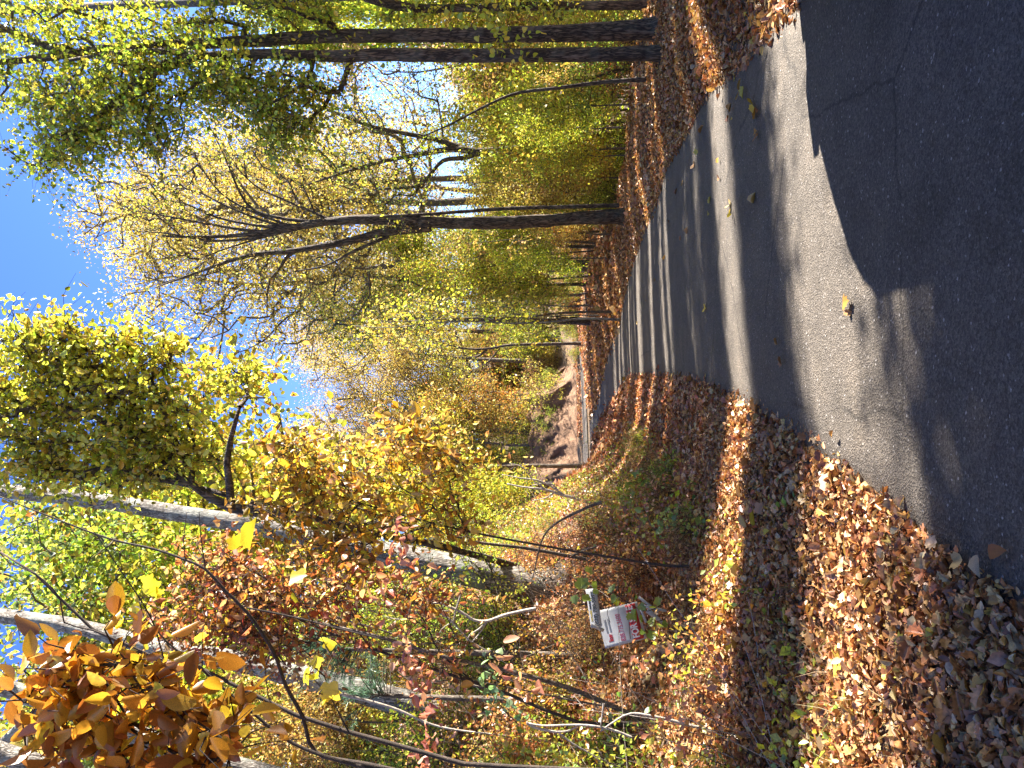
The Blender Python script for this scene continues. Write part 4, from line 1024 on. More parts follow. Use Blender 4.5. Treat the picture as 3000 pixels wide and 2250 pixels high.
bush("red_shrub", "shrub full of rust red leaves in front of the two grey trunks", "shrub", None, 6.6,
     [(450, 1230, 90, 80, 1), (540, 1280, 150, 100, 1.4), (460, 1340, 110, 80, 1.1), (640, 1330, 160, 90, 1.3), (370, 1330, 50, 60, .4), (740, 1270, 130, 70, .8), (580, 1410, 110, 60, .6), (860, 1290, 110, 70, .6), (950, 1380, 90, 70, .4)], 165, RED + RED + ORANGE[:2] + [(.62, .38, .22)], T_OVAL, .062, 280,
     path=[(1250, 1560), (1100, 1500), (950, 1450), (800, 1400), (650, 1340), (500, 1260), (420, 1200)], r=.018, seed=42, twigs=2, per=6, tl=.34, spread=.05)
bush("hickory_sapling", "sapling with very large amber leaves close by, in front of the pale trunk", "sapling", None, 2.7,
     [(190, 1440, 90, 50, 1), (110, 1510, 60, 60, 1), (300, 1480, 80, 50, .9), (230, 1570, 120, 50, 1), (400, 1540, 70, 50, .8), (500, 1590, 60, 40, .5), (360, 1640, 110, 50, .8), (120, 1620, 70, 40, .5)], 36, AMBER + [(.62, .40, .05)], T_OVAL, .088, 260,
     path=[(1150, 1860), (900, 1790), (700, 1740), (500, 1690), (330, 1600), (200, 1530)], r=.010, seed=43, twigs=2, per=4, tl=.20, spread=.035)
bush("yellow_sapling", "slender sapling with a few large clear yellow leaves over the grey trunk", "sapling", None, 3.6,
     [(300, 1310, 50, 45, 1), (340, 1400, 50, 60, .5), (700, 1430, 60, 40, .5), (600, 1190, 60, 40, .3)], 9, [(.70, .60, .04), (.66, .55, .05)], T_TULIP, .075, 40,
     path=[(1000, 1650), (859 / 1.0, 1610), (640, 1545), (440, 1447), (350, 1430), (200, 1359), (127, 1290), (77, 1240), (0, 1192)], r=.013, seed=44, twigs=1, per=2, tl=.12, spread=.02)
# dark curved sapling stems
def stick(name, label, cat, path, depth, r0, r1, mat=M_TWIG, subs=(), group=None):
    pts = resample(np.array([W(a, b, c) for (a, b), c in zip(path, np.broadcast_to(depth, (len(path),)))]), .06)
    root = empty(name, tuple(pts[0]), label, cat, group)
    mb = MB(); tube(mb, pts, np.linspace(r0, r1, len(pts)), 7, .12); part(mb.build("stem", mat, smooth_=True), root)
    for s in subs:
        sp = resample(np.array([W(a, b, c) for (a, b), c in zip(s[0], np.broadcast_to(s[3] if len(s) > 3 else np.mean(depth), (len(s[0]),)))]), .05)
        mb = MB(); tube(mb, sp, np.linspace(s[1], s[2], len(sp)), 5, .1); part(mb.build("twig", mat, smooth_=True), root)
    return root
z6 = lambda P: [(x / 3.0, 1106 + y / 3.0) for x, y in P]
z7 = lambda P: [(737.5 + x / 3.0, 1106 + y / 3.0) for x, y in P]
stick("bent_sapling", "dark smooth stem curving up through the rust red leaves", "sapling", z6([(2900, 1750), (2400, 1640), (2050, 1560), (1960, 1320), (1850, 1120), (1770, 900), (1600, 650), (1470, 520), (1330, 370), (1200, 310), (1000, 240), (700, 170), (300, 20), (0, -100)]), 3.6, .013, .003,
      subs=[(z6([(1330, 370), (1300, 150), (1290, 0)]), .0035, .002), (z6([(1200, 310), (1190, 180), (1210, 0)]), .003, .0015), (z6([(1600, 620), (1900, 680), (2212, 760), (2500, 830)]), .005, .003), (z6([(1770, 900), (1720, 1000), (1750, 1250), (1800, 1400)]), .004, .002)])
stick("bent_sapling", "thin dark stem curving up across the second grey trunk", "sapling", z6([(2600, 1680), (2300, 1640), (1900, 1500), (1600, 1270), (1330, 1040), (1300, 1000), (1060, 960), (850, 870), (600, 765), (415, 715), (390, 560), (230, 400), (60, 330), (-50, 200)]), 3.2, .009, .002,
      subs=[(z6([(1060, 950), (1000, 740), (930, 600), (830, 450), (640, 170), (500, -20)]), .004, .0015), (z6([(1310, 1000), (1310, 850), (1310, 760)]), .003, .002), (z6([(1500, 1210), (1650, 1350), (1850, 1450), (1880, 1580)]), .003, .0015)])
stick("leaning_pole", "long leaning brown pole of a dead sapling, below the orange shrub", "dead sapling", z7([(1960, 380), (1700, 330), (1500, 290), (1200, 235), (850, 190), (600, 110), (370, 60), (0, -60)]), [9.4, 9.2, 9.0, 8.8, 8.6, 8.4, 8.2, 8.0], .026, .012, M_MIDT,
      subs=[(z7([(1500, 280), (1600, 240), (1720, 210), (1800, 235)]), .014, .006, 9.0)])
stick("leaning_pole", "long leaning tan pole crossing above the pale dead twigs", "dead sapling", z7([(1980, 1370), (1870, 1310), (1500, 1150), (1200, 1060), (900, 990), (680, 940), (480, 880), (250, 810), (0, 750), (-300, 680)]), [6.6, 6.6, 6.6, 6.5, 6.5, 6.4, 6.4, 6.3, 6.3, 6.3], .026, .010, M_MIDT,
      subs=[(z7([(1800, 1270), (1600, 1240), (1300, 1180), (1100, 1140), (850, 1090)]), .010, .005, 6.5)])
stick("dead_branch", "bleached forked dead branch standing among the brush above the yard sign", "dead branch", z7([(1260, 625), (1180, 640), (1050, 670), (950, 705), (860, 700), (780, 650), (640, 590), (560, 610), (480, 650), (300, 580), (120, 560)]), 8.6, .021, .007, M_PALE,
      subs=[(z7([(950, 705), (890, 760), (830, 800), (805, 870), (760, 940)]), 0.0123, 0.0053), (z7([(600, 620), (650, 660), (720, 710), (830, 830), (960, 910), (1020, 960)]), 0.0140, 0.0070), (z7([(780, 500), (760, 580), (740, 640), (720, 740)]), 0.0140, 0.0088), (z7([(720, 710), (650, 760), (620, 820), (620, 870)]), 0.0070, 0.0035), (z7([(640, 600), (700, 560)]), 0.0088, 0.0053), (z7([(500, 640), (430, 690), (330, 690), (200, 640), (100, 580)]), 0.0070, 0.0035), (z7([(850, 840), (900, 780), (940, 720)]), 0.0070, 0.0053), (z7([(480, 640), (400, 612), (330, 640)]), 0.0053, 0.0035), (z7([(560, 610), (640, 640), (700, 640)]), 0.0088, 0.0053)])
stick("dead_branch", "pale forked dead branch lying low near the bright green vine", "dead branch", z7([(2500, 1450), (2212, 1370), (2050, 1330), (1880, 1305), (1780, 1350), (1680, 1420)]), 5.7, .016, .006, M_PALE,
      subs=[(z7([(1880, 1460), (1780, 1420), (1680, 1395), (1540, 1380), (1300, 1385), (1200, 1365)]), 0.0101, 0.0072), (z7([(1200, 1365), (1270, 1400), (1400, 1425), (1480, 1415), (1530, 1390)]), 0.0116, 0.0072), (z7([(1700, 1240), (1690, 1320), (1680, 1390)]), 0.0087, 0.0058), (z7([(1400, 1420), (1500, 1500), (1620, 1570), (1700, 1640)]), 0.0072, 0.0029)])
stick("dead_branch", "tangle of bleached branches on the bank beside the green leaves", "dead branch", [(1240, 1075), (1210, 1068), (1180, 1058), (1130, 1052), (1095, 1045)], 14.5, .034, .014, M_PALE,
      subs=[([(1220, 1070), (1170, 1040), (1120, 1032), (1085, 1025)], 0.0228, 0.0076), ([(1200, 1062), (1180, 1075), (1150, 1082)], 0.0152, 0.0076), ([(1280, 1088), (1250, 1080), (1220, 1070)], 0.0266, 0.0266), ([(1180, 1058), (1150, 1035), (1130, 1010), (1100, 1000)], 0.0152, 0.0057), ([(1210, 1066), (1190, 1045), (1150, 1048)], 0.0190, 0.0076)])
for px, lab in [([(650, 1290), (720, 1330), (850, 1370), (900, 1400)], "grey fallen branch resting among the red leaves"), ([(1300, 1085), (1260, 1100), (1180, 1150), (1150, 1250)], "thin grey branch lying across the brush by the orange shrub"),
                ([(1020, 1480), (1100, 1500), (1200, 1560), (1310, 1600)], "grey dead stem lying on the slope under the tan pole"), ([(740, 1500), (850, 1530), (950, 1570), (1100, 1590)], "pair of pale split stems leaning below the pine")]:
    stick("fallen_branch", lab, "fallen branch", px, 7.6, .018, .006, M_PALE if 'pale' in lab else M_MIDT)
# many fine stems in the brush: one mass
mb = MB()
for k in range(1900):
    y = rng.uniform(4.0, 15); s = rng.uniform(2.2, 8); x = float(xl(y)) - s
    if x / y < -.6 or (-3.1 < x < -1.9 and 5.8 < y < 8.2): continue
    g = gz(x, y); L = rng.uniform(.3, 1.6); dd = rdir(1, .55)[0]; dd[2] = abs(dd[2])
    c = rng.normal(size=3) * .18
    pts = np.array([[x, y, g], np.array([x, y, g]) + dd * L * .5 + c * L * .4, np.array([x, y, g]) + dd * L + c * L])
    tube(mb, resample(pts, .2), np.linspace(rng.uniform(.002, .007), .0012, len(resample(pts, .2))), 3)
mb2 = MB()
for k in range(1500):
    y = rng.uniform(4.0, 15); s_ = rng.uniform(1.8, 8); x = float(xl(y)) - s_
    if x / y < -.6 or (-3.1 < x < -1.9 and 5.8 < y < 8.2): continue
    g = gz(x, y); L = rng.uniform(.3, 1.3); dd = rdir(1, .35)[0]; dd[2] = abs(dd[2]) + .05; c = rng.normal(size=3) * .25
    pts = resample(np.array([[x, y, g + .02], np.array([x, y, g]) + dd * L * .5 + c * L * .4, np.array([x, y, g]) + dd * L + c * L * .5]), .2)
    tube(mb2, pts, np.linspace(rng.uniform(.002, .006), .0015, len(pts)), 3)
o = mb2.build("pale_stems", M_PALE); tag(o, "bleached dry twigs lying and leaning all over the slope", "brush", kind='stuff')
o = mb.build("brush_stems", M_MIDT); tag(o, "tangle of fine bare stems all over the slope", "brush", kind='stuff')
mb = MB()
n = 210000
y = 3.6 + 17 * rng.random(n) ** 1.25; s_ = .9 + 7.5 * rng.random(n) ** .9; x = xl(y) - s_
cl = fbm(x * 1.5, y * 1.5, 81, 3); amt = smooth(-.28, .25, cl) * smooth(.8, 2.3, s_ + .10 * (y - 6))
amt = amt * np.where(y > 13, smooth(1.5, 3.6, s_), 1); kk = (rng.random(n) < .12 + .88 * amt) & ~((x < -1.9) & (x > -3.1) & (y > 6.2) & (y < 8.2)); x, y, cl, amt = x[kk], y[kk], cl[kk], amt[kk]; n = len(x)
z = terrain(x, y) + rng.random(n) ** 1.4 * (.05 + .95 * amt)
tone = fbm(x * .9 + 7, y * .9, 83, 3) + rng.normal(size=n) * .12
c = np.where((tone > .03)[:, None], pal(YG + BRIGHT, n, .15), np.where((tone > -.12)[:, None], pal(YELLOW + GOLD + ORANGE, n, .15), pal(DRY + LITTER, n, .15)))
leaves(mb, T_DIA, np.stack([x, y, z], 1), rdir(n, -.2), rdir(n, .9), .05 * np.exp(rng.normal(size=n) * .3), c)
o = mb.build("brush_leaves", M_LEAF); tag(o, "mixed yellow, green and brown leaves of the low brush all over the slope", "brush", kind='stuff')
# dry grass and weeds on the near bank
mb = MB(); n = 5200
y = 2.2 + 9 * rng.random(n) ** 1.2; s = .7 + 3.2 * rng.random(n) ** .8; x = xl(y) - s
cl = fbm(x * 1.4, y * 1.4, 61) > -.02; x = x[cl]; y = y[cl]; n = len(x)
pos = np.stack([x, y, terrain(x, y)], 1)
leaves(mb, (np.array([[-.5, 0, 0], [.5, 0, 0], [.4, .5, -.06], [-.4, .5, -.06], [0, 1, -.3]]), [np.array([[0, 1, 2, 3]]), np.array([[3, 2, 4]])]), pos, rdir(n, 1.0), rdir(n, 0), rng.uniform(.08, .28, n), pal([(.40, .30, .15), (.30, .22, .10), (.46, .38, .2), (.22, .24, .07)], n, .15), wid=.02)
o = mb.build("dry_grass", M_LITTER); tag(o, "thin tufts of dry straw coloured grass poking through the leaves", "dry grass", kind='stuff')
# green groundcover plants
def ground_plant(label, px, py, n, size, P, T, rx, ry, name="green_plant", hgt=.25, cat="plant", mat=M_LEAF):
    p = hit(px, py); root = empty(name, tuple(p), label, cat)
    ms = leaf_meshes("leaf", T, P, mat, 8)
    dd = p[1]; mb = MB()
    for k in range(n):
        ox, oz = rng.normal() * PX(ry, dd) * .5, abs(rng.normal()) * PX(rx, dd) * .55
        q = p + np.array([ox, rng.normal() * .15, 0]); q[2] = gz(q[0], q[1])
        tip = q + np.array([rng.normal() * .05, rng.normal() * .05, oz * .8 + rng.random() * hgt])
        tube(mb, np.array([q, (q + tip) / 2 + rng.normal(size=3) * .015, tip]), [.0022, .0018, .0012], 3)
        place_leaf(random.choice(ms), tip, rdir(1, -.1, .5)[0], rdir(1, 1.3)[0], size * rng.uniform(.6, 1.2), root)
    part(mb.build("stem", M_TWIG), root)
ground_plant("patch of broad green leaves on the bank between road and dead branches", 1440, 1075, 90, .085, BRIGHT[:2] + GREEN, T_HEART, 70, 60)
ground_plant("smaller patch of green leaves lower on the bank, nearer the road litter", 1500, 1120, 50, .07, BRIGHT, T_HEART, 50, 50)
ground_plant("pale green weeds over the brown leaves below the yard sign", 1520, 1400, 80, .05, BRIGHT + YG, T_OVAL, 60, 50)
ground_plant("low weeds with pointed green leaves in the shaded litter", 1745, 1390, 20, .035, DEEPG + GREEN, T_OVAL, 30, 45, hgt=.08)
ground_plant("light green vine leaves climbing by the low pale branch", 1400, 1610, 110, .055, BRIGHT + [(.5, .55, .1)], T_HEART, 110, 60)
ground_plant("bright weeds on the brown slope near the pale branch", 1560, 1500, 50, .045, BRIGHT, T_OVAL, 50, 50)
ground_plant("small green leaves at the foot of the orange shrub", 1330, 1010, 70, .06, BRIGHT + YG, T_HEART, 60, 60)
ground_plant("tiny green plant in the middle of the near litter", 1690, 1075, 14, .05, DEEPG + BRIGHT, T_OVAL, 20, 25, hgt=.06)
ground_plant("yellowish weeds near the end of the litter bank", 1290, 960, 60, .07, YG + BRIGHT, T_OVAL, 50, 50)
ground_plant("dark green leaves close beside the yard sign", 1330, 1440, 50, .05, GREEN + DEEPG, T_OVAL, 50, 60)
hanger("green_vine", "thin vine of small bluish green leaves hanging beside the tan pole", "vine", z7([(1150, 1380), (1060, 1290), (1000, 1210), (940, 1130), (910, 1040), (930, 980)]), 6.2, [(.20, .36, .16), (.28, .42, .2)], 46, .065, T_HEART, .05, M_TWIG, .004)
# creepers with red leaves
hanger("red_creeper", "string of pink red leaves hanging in front of the first grey trunk", "creeper", z7([(340, 40), (370, 150), (390, 260), (340, 380), (280, 500), (240, 600), (220, 680)]), 6.0, CREEP, 60, .09, T_OVAL, .06, M_TWIG, .004)
hanger("red_creeper", "string of dark red leaves hanging past the tan pole", "creeper", z7([(430, 760), (410, 900), (400, 990), (520, 1060), (540, 1160)]), 5.8, CREEP, 46, .075, T_OVAL, .06, M_TWIG, .003)
hanger("red_creeper", "long dark red creeper string low on the slope, lowest of the three", "creeper", z7([(540, 1100), (590, 1230), (560, 1350), (570, 1450), (530, 1560), (510, 1680)]), 5.6, CREEP, 60, .075, T_OVAL, .055, M_TWIG, .003)
hanger("salmon_seedling", "seedling with nine salmon coloured leaves on the tan pole", "seedling", z7([(1200, 1085), (1100, 1050), (1030, 1000), (990, 930), (990, 890)]), 6.1, [(.62, .30, .18), (.58, .26, .14)], 14, .12, T_OVAL, .07, M_TWIG, .004)
# pine sprays
def pine(label, centers, depth, n, size):
    c0 = W(*centers[0][:2], depth); g = gz(c0[0], c0[1]); root = empty("young_pine", (c0[0], c0[1], g), label, "pine")
    mb = MB(); topz = max(W(c[0], c[1], depth)[2] for c in centers) + .3
    tp = np.array([[c0[0], c0[1], g - .1], [c0[0], c0[1], (g + topz) / 2], [c0[0], c0[1], topz]]); tube(mb, resample(tp, .3), np.linspace(.05, .012, len(resample(tp, .3))), 7)
    part(mb.build("trunk", M_MIDT, smooth_=True), root)
    nb = MB(); lf = MB()
    for cx_, cy_, rx_, ry_ in centers:
        for k in range(n):
            p = W(cx_ + rng.normal() * rx_ * .5, cy_ + rng.normal() * ry_ * .5, depth) + [0, rng.normal() * .3, 0]
            s = tp[0] * [1, 1, 0] + [0, 0, p[2] - .15]
            tube(nb, np.array([s, (s + p) / 2 + [0, 0, .03], p]), [.008, .006, .003], 3)
            m_ = 60
            d0 = nrm(p - s); ax = nrm(d0 * .8 + rdir(m_) * .9)
            q = p - d0 * (rng.random(m_) * .22)[:, None]
            leaves(lf, (np.array([[-.5, 0, 0], [.5, 0, 0], [0, 1, 0]]), [np.array([[0, 1, 2]])]), q, ax, rdir(m_), rng.uniform(.07, .12, m_), pal([(.10, .22, .12), (.14, .30, .15), (.20, .36, .2)], m_, .15), wid=.035)
    part(nb.build("branches", M_TWIG), root)['kind'] = 'stuff'
    part(lf.build("needles", M_NEEDLE), root)['kind'] = 'stuff'
pine("young pine with soft green needles behind the second grey trunk", [(690, 1400, 60, 45), (650, 1370, 40, 30), (720, 1460, 50, 40)], 8.5, 26, .1)
pine("small pine with blue green needles lower on the slope", [(760, 1500, 40, 50), (800, 1440, 40, 40)], 8.0, 18, .1)

# stump-like root clod below the first grey trunk
b0 = hit(1215, 1262)
mb = MB()
th = np.linspace(0, 2 * math.pi, 18, endpoint=False)
rings = []
for k, (h, r) in enumerate([(-.1, .34), (.05, .33), (.16, .26), (.26, .17), (.33, .05)]):
    R = r * (1 + .35 * vnoise(np.cos(th) * 3 + k, np.sin(th) * 3, 71)); rings.append(np.stack([b0[0] + R * np.cos(th), b0[1] + R * np.sin(th), np.full(18, b0[2] + h)], 1))
v = np.concatenate(rings); i, j = np.meshgrid(np.arange(18), np.arange(4)); q = (j * 18 + i).ravel(); q2 = (j * 18 + (i + 1) % 18).ravel()
mb.add(v, [np.stack([q, q2, q2 + 18, q + 18], 1), (72 + np.arange(18))[None]])
o = mb.build("stump", M_BARK, smooth_=True); tag(o, "low mossy broken stump under the first grey trunk", "stump")

# ================================================================== YARD SIGN
def text_mesh(s, size, mat, name, bold=.0, sx=1.0, italic=0.0):
    cu = bpy.data.curves.new(name, 'FONT'); cu.body = s; cu.size = size; cu.offset = bold; cu.shear = italic; cu.extrude = .0006
    cu.align_x = 'LEFT'; cu.align_y = 'BOTTOM'
    o = bpy.data.objects.new(name, cu); COL.objects.link(o)
    dg = bpy.context.evaluated_depsgraph_get()
    me = bpy.data.meshes.new_from_object(o.evaluated_get(dg)); bpy.data.objects.remove(o)
    me.name = name; me.materials.clear(); me.materials.append(mat)
    return me
def box_mesh(mb, x0, x1, y0, y1, z0, z1, c=None):
    v = np.array([[x, y, z] for z in (z0, z1) for y in (y0, y1) for x in (x0, x1)])
    mb.add(v, np.array([[0, 2, 3, 1], [4, 5, 7, 6], [0, 1, 5, 4], [2, 6, 7, 3], [0, 4, 6, 2], [1, 3, 7, 5]]), c)
def slab(name, w, h, t, mat, parent, bend=0.0):
    mb = MB(); n = 12
    xs = np.linspace(0, w, n + 1); z = bend * ((xs / w - .5) ** 2) * 4
    v = []
    for zz in (-t, 0):
        for yy in (0, h):
            v.append(np.stack([xs, np.full(n + 1, yy), z + zz], 1))
    V = np.concatenate(v); m_ = n + 1; k = np.arange(n)
    F = [np.stack([2 * m_ + k, 2 * m_ + k + 1, 3 * m_ + k + 1, 3 * m_ + k], 1), np.stack([k, m_ + k, m_ + k + 1, k + 1], 1), np.stack([k, k + 1, 2 * m_ + k + 1, 2 * m_ + k], 1), np.stack([m_ + k, 3 * m_ + k, 3 * m_ + k + 1, m_ + k + 1], 1),
         np.array([[0, 2 * m_, 3 * m_, m_], [n, m_ + n, 3 * m_ + n, 2 * m_ + n]])]
    mb.add(V, F)
    return mb.build(name, mat, parent)
def corner_frame(tl_, tr_, bl_):
    """origin bottom left, x to the right, y up; from three corners in viewing pixels with depths"""
    a, b, c = W(*tl_), W(*tr_), W(*bl_)
    return a, b, c
SD = 7.6
root = empty("yard_sign", tuple(hit(1400, 1330)), "leaning white for sale sign half hidden by leaves on the slope", "sign")
YAW = rad(24)
def sign_frame(roll, lean=.15):
    h = np.array([math.cos(YAW), math.sin(YAW), 0]); nrm_ = np.array([math.sin(YAW), -math.cos(YAW), 0])
    up = nrm(np.array([0, 0, 1.0]) - nrm_ * lean); n = nrm(np.cross(h, up))
    return h * math.cos(roll) + up * math.sin(roll), up * math.cos(roll) - h * math.sin(roll), n
def sign_obj(me_or_obj, x, y, n, o, u, v, w=0, parent=root):
    ob = me_or_obj if isinstance(me_or_obj, bpy.types.Object) else bpy.data.objects.new(me_or_obj.name, me_or_obj)
    if not isinstance(me_or_obj, bpy.types.Object): COL.objects.link(ob)
    P0 = o + x * u + y * v + n * w
    M = Matrix.Identity(4)
    for i in range(3): M[i][0] = x[i]; M[i][1] = y[i]; M[i][2] = n[i]; M[i][3] = P0[i]
    ob.parent = parent; ob.matrix_parent_inverse = parent.matrix_world.inverted() if False else Matrix.Identity(4)
    ob.matrix_basis = Matrix.Translation(-Vector(parent.location)) @ M
    return ob
RW = PX(74, SD) / math.cos(YAW); RH = PX(24, SD)
def plate(name, w, h, o, xyz, texts, bend=0, mat=M_WHITE, label=None):
    xx, yy, nz_ = xyz
    s = slab(name, w, h, .006, mat, root, bend); sign_obj(s, xx, yy, nz_, o, 0, 0)
    if label: s['label'] = label
    sub = {}
    for txt, tx, ty, th_, m_, bold, it_, wide in texts:
        me = text_mesh(txt, th_ / .72, m_, "lettering", bold, italic=it_)
        if wide:
            vs = np.zeros(len(me.vertices) * 3); me.vertices.foreach_get('co', vs); vs = vs.reshape(-1, 3)
            k = wide / max(1e-6, vs[:, 0].max() - vs[:, 0].min()); vs[:, 0] = (vs[:, 0] - vs[:, 0].min()) * k
            vs[:, 1] = (vs[:, 1] - vs[:, 1].min()) * (th_ / max(1e-6, vs[:, 1].max() - vs[:, 1].min()))
            me.vertices.foreach_set('co', vs.ravel())
        ob = bpy.data.objects.new("lettering", me); COL.objects.link(ob); ob.parent = s; ob.location = (tx, ty, .0012 + (bend * 4 * max((tx / w - .5) ** 2, ((tx + (wide or 0)) / w - .5) ** 2) if bend else 0))
    return s
fr = sign_frame(rad(8)); x, yv, nn_ = fr
rider_o = W(1300.5, 1353, SD)
plate("rider_panel", RW, RH, rider_o, fr, [
    ("(828) 780-5897", RW * .03, RH * .14, RH * .46, M_BLACK, .002, .15, RW * .90),
    ("HOMES", RW * .16, RH * .72, RH * .16, M_YELP, .001, 0, RW * .28), ("MARKET", RW * .48, RH * .72, RH * .17, M_BLACK, .001, 0, RW * .36)], label="white strip with a black telephone number")
fr2 = sign_frame(rad(13.5)); x2, y2, n2_ = fr2
MW = RW * .98; MH = PX(92, SD)
mo = W(1397, 1379, SD) - n2_ * .03
pnl = plate("main_panel", MW, MH, mo, fr2, [
    ("kw", MW * .14, MH * .76, MH * .11, M_RED, .004, 0, MW * .20), ("MOUNTAIN", MW * .38, MH * .83, MH * .05, M_GREYP, .001, 0, MW * .34), ("PARTNERS REALTY", MW * .38, MH * .755, MH * .04, M_GREYP, .0006, 0, MW * .36),
    ("828.775.3600", MW * .08, MH * .47, MH * .12, M_CRIM, .0008, .1, MW * .72)], bend=0, label="white panel with red lettering on a red block")
rb_ = slab("red_block", MW * .94, MH * .24, .002, M_RED, pnl); rb_.location = (MW * .03, MH * .06, .003)
me = text_mesh("FOR SALE", MH * .16 / .72, M_WHITE, "lettering", .003)
vs = np.zeros(len(me.vertices) * 3); me.vertices.foreach_get('co', vs); vs = vs.reshape(-1, 3); vs[:, 0] *= MW * .84 / vs[:, 0].max(); me.vertices.foreach_set('co', vs.ravel())
ob = bpy.data.objects.new("lettering", me); COL.objects.link(ob); ob.parent = pnl; ob.location = (MW * .08, MH * .10, .0062)
# frame of white tubes with two stakes
mb = MB(); tube(mb, np.array([W(1277, 1350, SD), W(1304, 1362, SD)]), [.018, .018], 8); part(mb.build("frame_end", M_WHITE), root)
for k, (a, b) in enumerate([((1380, 1290), (1422, 1322)), ((1383, 1312), (1396, 1345)), ((1398, 1318), (1440, 1352)), ((1384, 1308), (1440, 1320))]):
    mb = MB(); tube(mb, np.array([W(*a, SD + .02), W(*b, SD - .05)]), [.014 if k != 2 else .03, .014], 8); part(mb.build("stake", M_WHITE), root)
mb = MB(); tube(mb, resample(np.array([W(1345, 1273, SD - .06), W(1335, 1300, SD - .08), W(1312, 1318, SD - .1), W(1318, 1345, SD - .1)]), .05), .003, 5)
tube(mb, resample(np.array([W(1350, 1296, SD - .1), W(1357, 1320, SD - .12), W(1360, 1365, SD - .1), W(1362, 1380, SD - .08)]), .05), .004, 5)
part(mb.build("creeper_stem", M_TWIG), root)
# leaves over the sign
ms = leaf_meshes("leaf", T_TULIP, BRIGHT, M_LEAF, 6) + leaf_meshes("leaf", T_LOBE, BRIGHT + YG, M_LEAF, 6)
sv = empty("climbing_vine", tuple(hit(1360, 1300)), "bright green lobed vine leaves hiding parts of the white sign", "vine")
for (a, b, s) in [(1262, 1250, .16), (1255, 1262, .15), (1272, 1240, .15), (1245, 1270, .14), (1240, 1285, .13), (1320, 1280, .16), (1330, 1285, .13), (1325, 1295, .15), (1360, 1275, .13), (1372, 1283, .12), (1370, 1315, .16), (1380, 1305, .12), (1365, 1325, .12), (1400, 1340, .13), (1408, 1352, .14), (1395, 1370, .13), (1405, 1380, .12), (1290, 1262, .12), (1352, 1260, .10), (1425, 1290, .12), (1385, 1330, .10), (1410, 1310, .13), (1280, 1275, .1), (1258, 1295, .12), (1430, 1345, .1)]:
    place_leaf(random.choice(ms), W(a, b, SD - .22 - .06 * rng.random()), rdir(1, -.2)[0], nrm(np.array([.4, -.7, .7]) + rng.normal(size=3) * .35), s * .8, sv)
mb = MB()
for pth in ([(1440, 1300), (1400, 1320), (1370, 1310), (1330, 1285), (1260, 1255)], [(1430, 1340), (1400, 1350), (1390, 1375)]):
    q_ = resample(np.array([W(a, b, SD - .2) for a, b in pth]), .06); mb = MB(); tube(mb, q_, .004, 4)
    part(mb.build("stem", M_TWIG), sv)

# ================================================================== POWER LINE at the edge of the frame
pd = 22.0
pb = W(1500, -42, pd); pg = gz(pb[0], pb[1])
ptop = W(60, -42, pd)
pole = empty("utility_pole", (pb[0], pb[1], pg), "utility pole with ribbed grey insulators behind the tallest trunk", "utility pole")
mb = MB(); tube(mb, np.array([[pb[0], pb[1], pg - .3], [pb[0], pb[1], ptop[2] + 1]]), [.17, .12], 14); part(mb.build("pole", M_MIDT, smooth_=True), pole)
M_INS = plain("insulator_grey", (.42, .42, .40), .4)
tips = []
for (a, b, c_, d_) in [(117, 26, 136, 6), (152, 8, 172, -12), (260, 8, 296, -4)]:
    p0 = W(c_, d_, pd); p0 = p0 + (np.array([pb[0], pb[1], p0[2]]) - p0) * .8; p1 = W(a, b, pd)
    t = np.linspace(0, 1, 25); rr = np.where((np.arange(25) // 2) % 2 == 0, .085, .15)
    mb = MB(); tube(mb, p0 + (p1 - p0) * t[:, None], rr, 14); part(mb.build("insulator", M_INS), pole); tips.append(p1)
for k, p1 in enumerate(tips):
    far_ = p1 + np.array([-1.5, 42, -2.5]); near_ = p1 + np.array([9, -45, 1.0])
    t = np.linspace(0, 1, 30)[:, None]
    mb = MB(); tube(mb, np.concatenate([near_ + (p1 - near_) * t - [0, 0, 1] * (4 * t * (1 - t) * .9), (p1 + (far_ - p1) * t - [0, 0, 1] * (4 * t * (1 - t) * .9))[1:]]), .014, 5)
    o = mb.build("power_line", M_BLACK); tag(o, ["topmost of three dark wires on the ribbed insulators", "middle one of three dark wires on the ribbed insulators", "lowest of three dark wires on the ribbed insulators"][k], "wire", "wires of the power line")

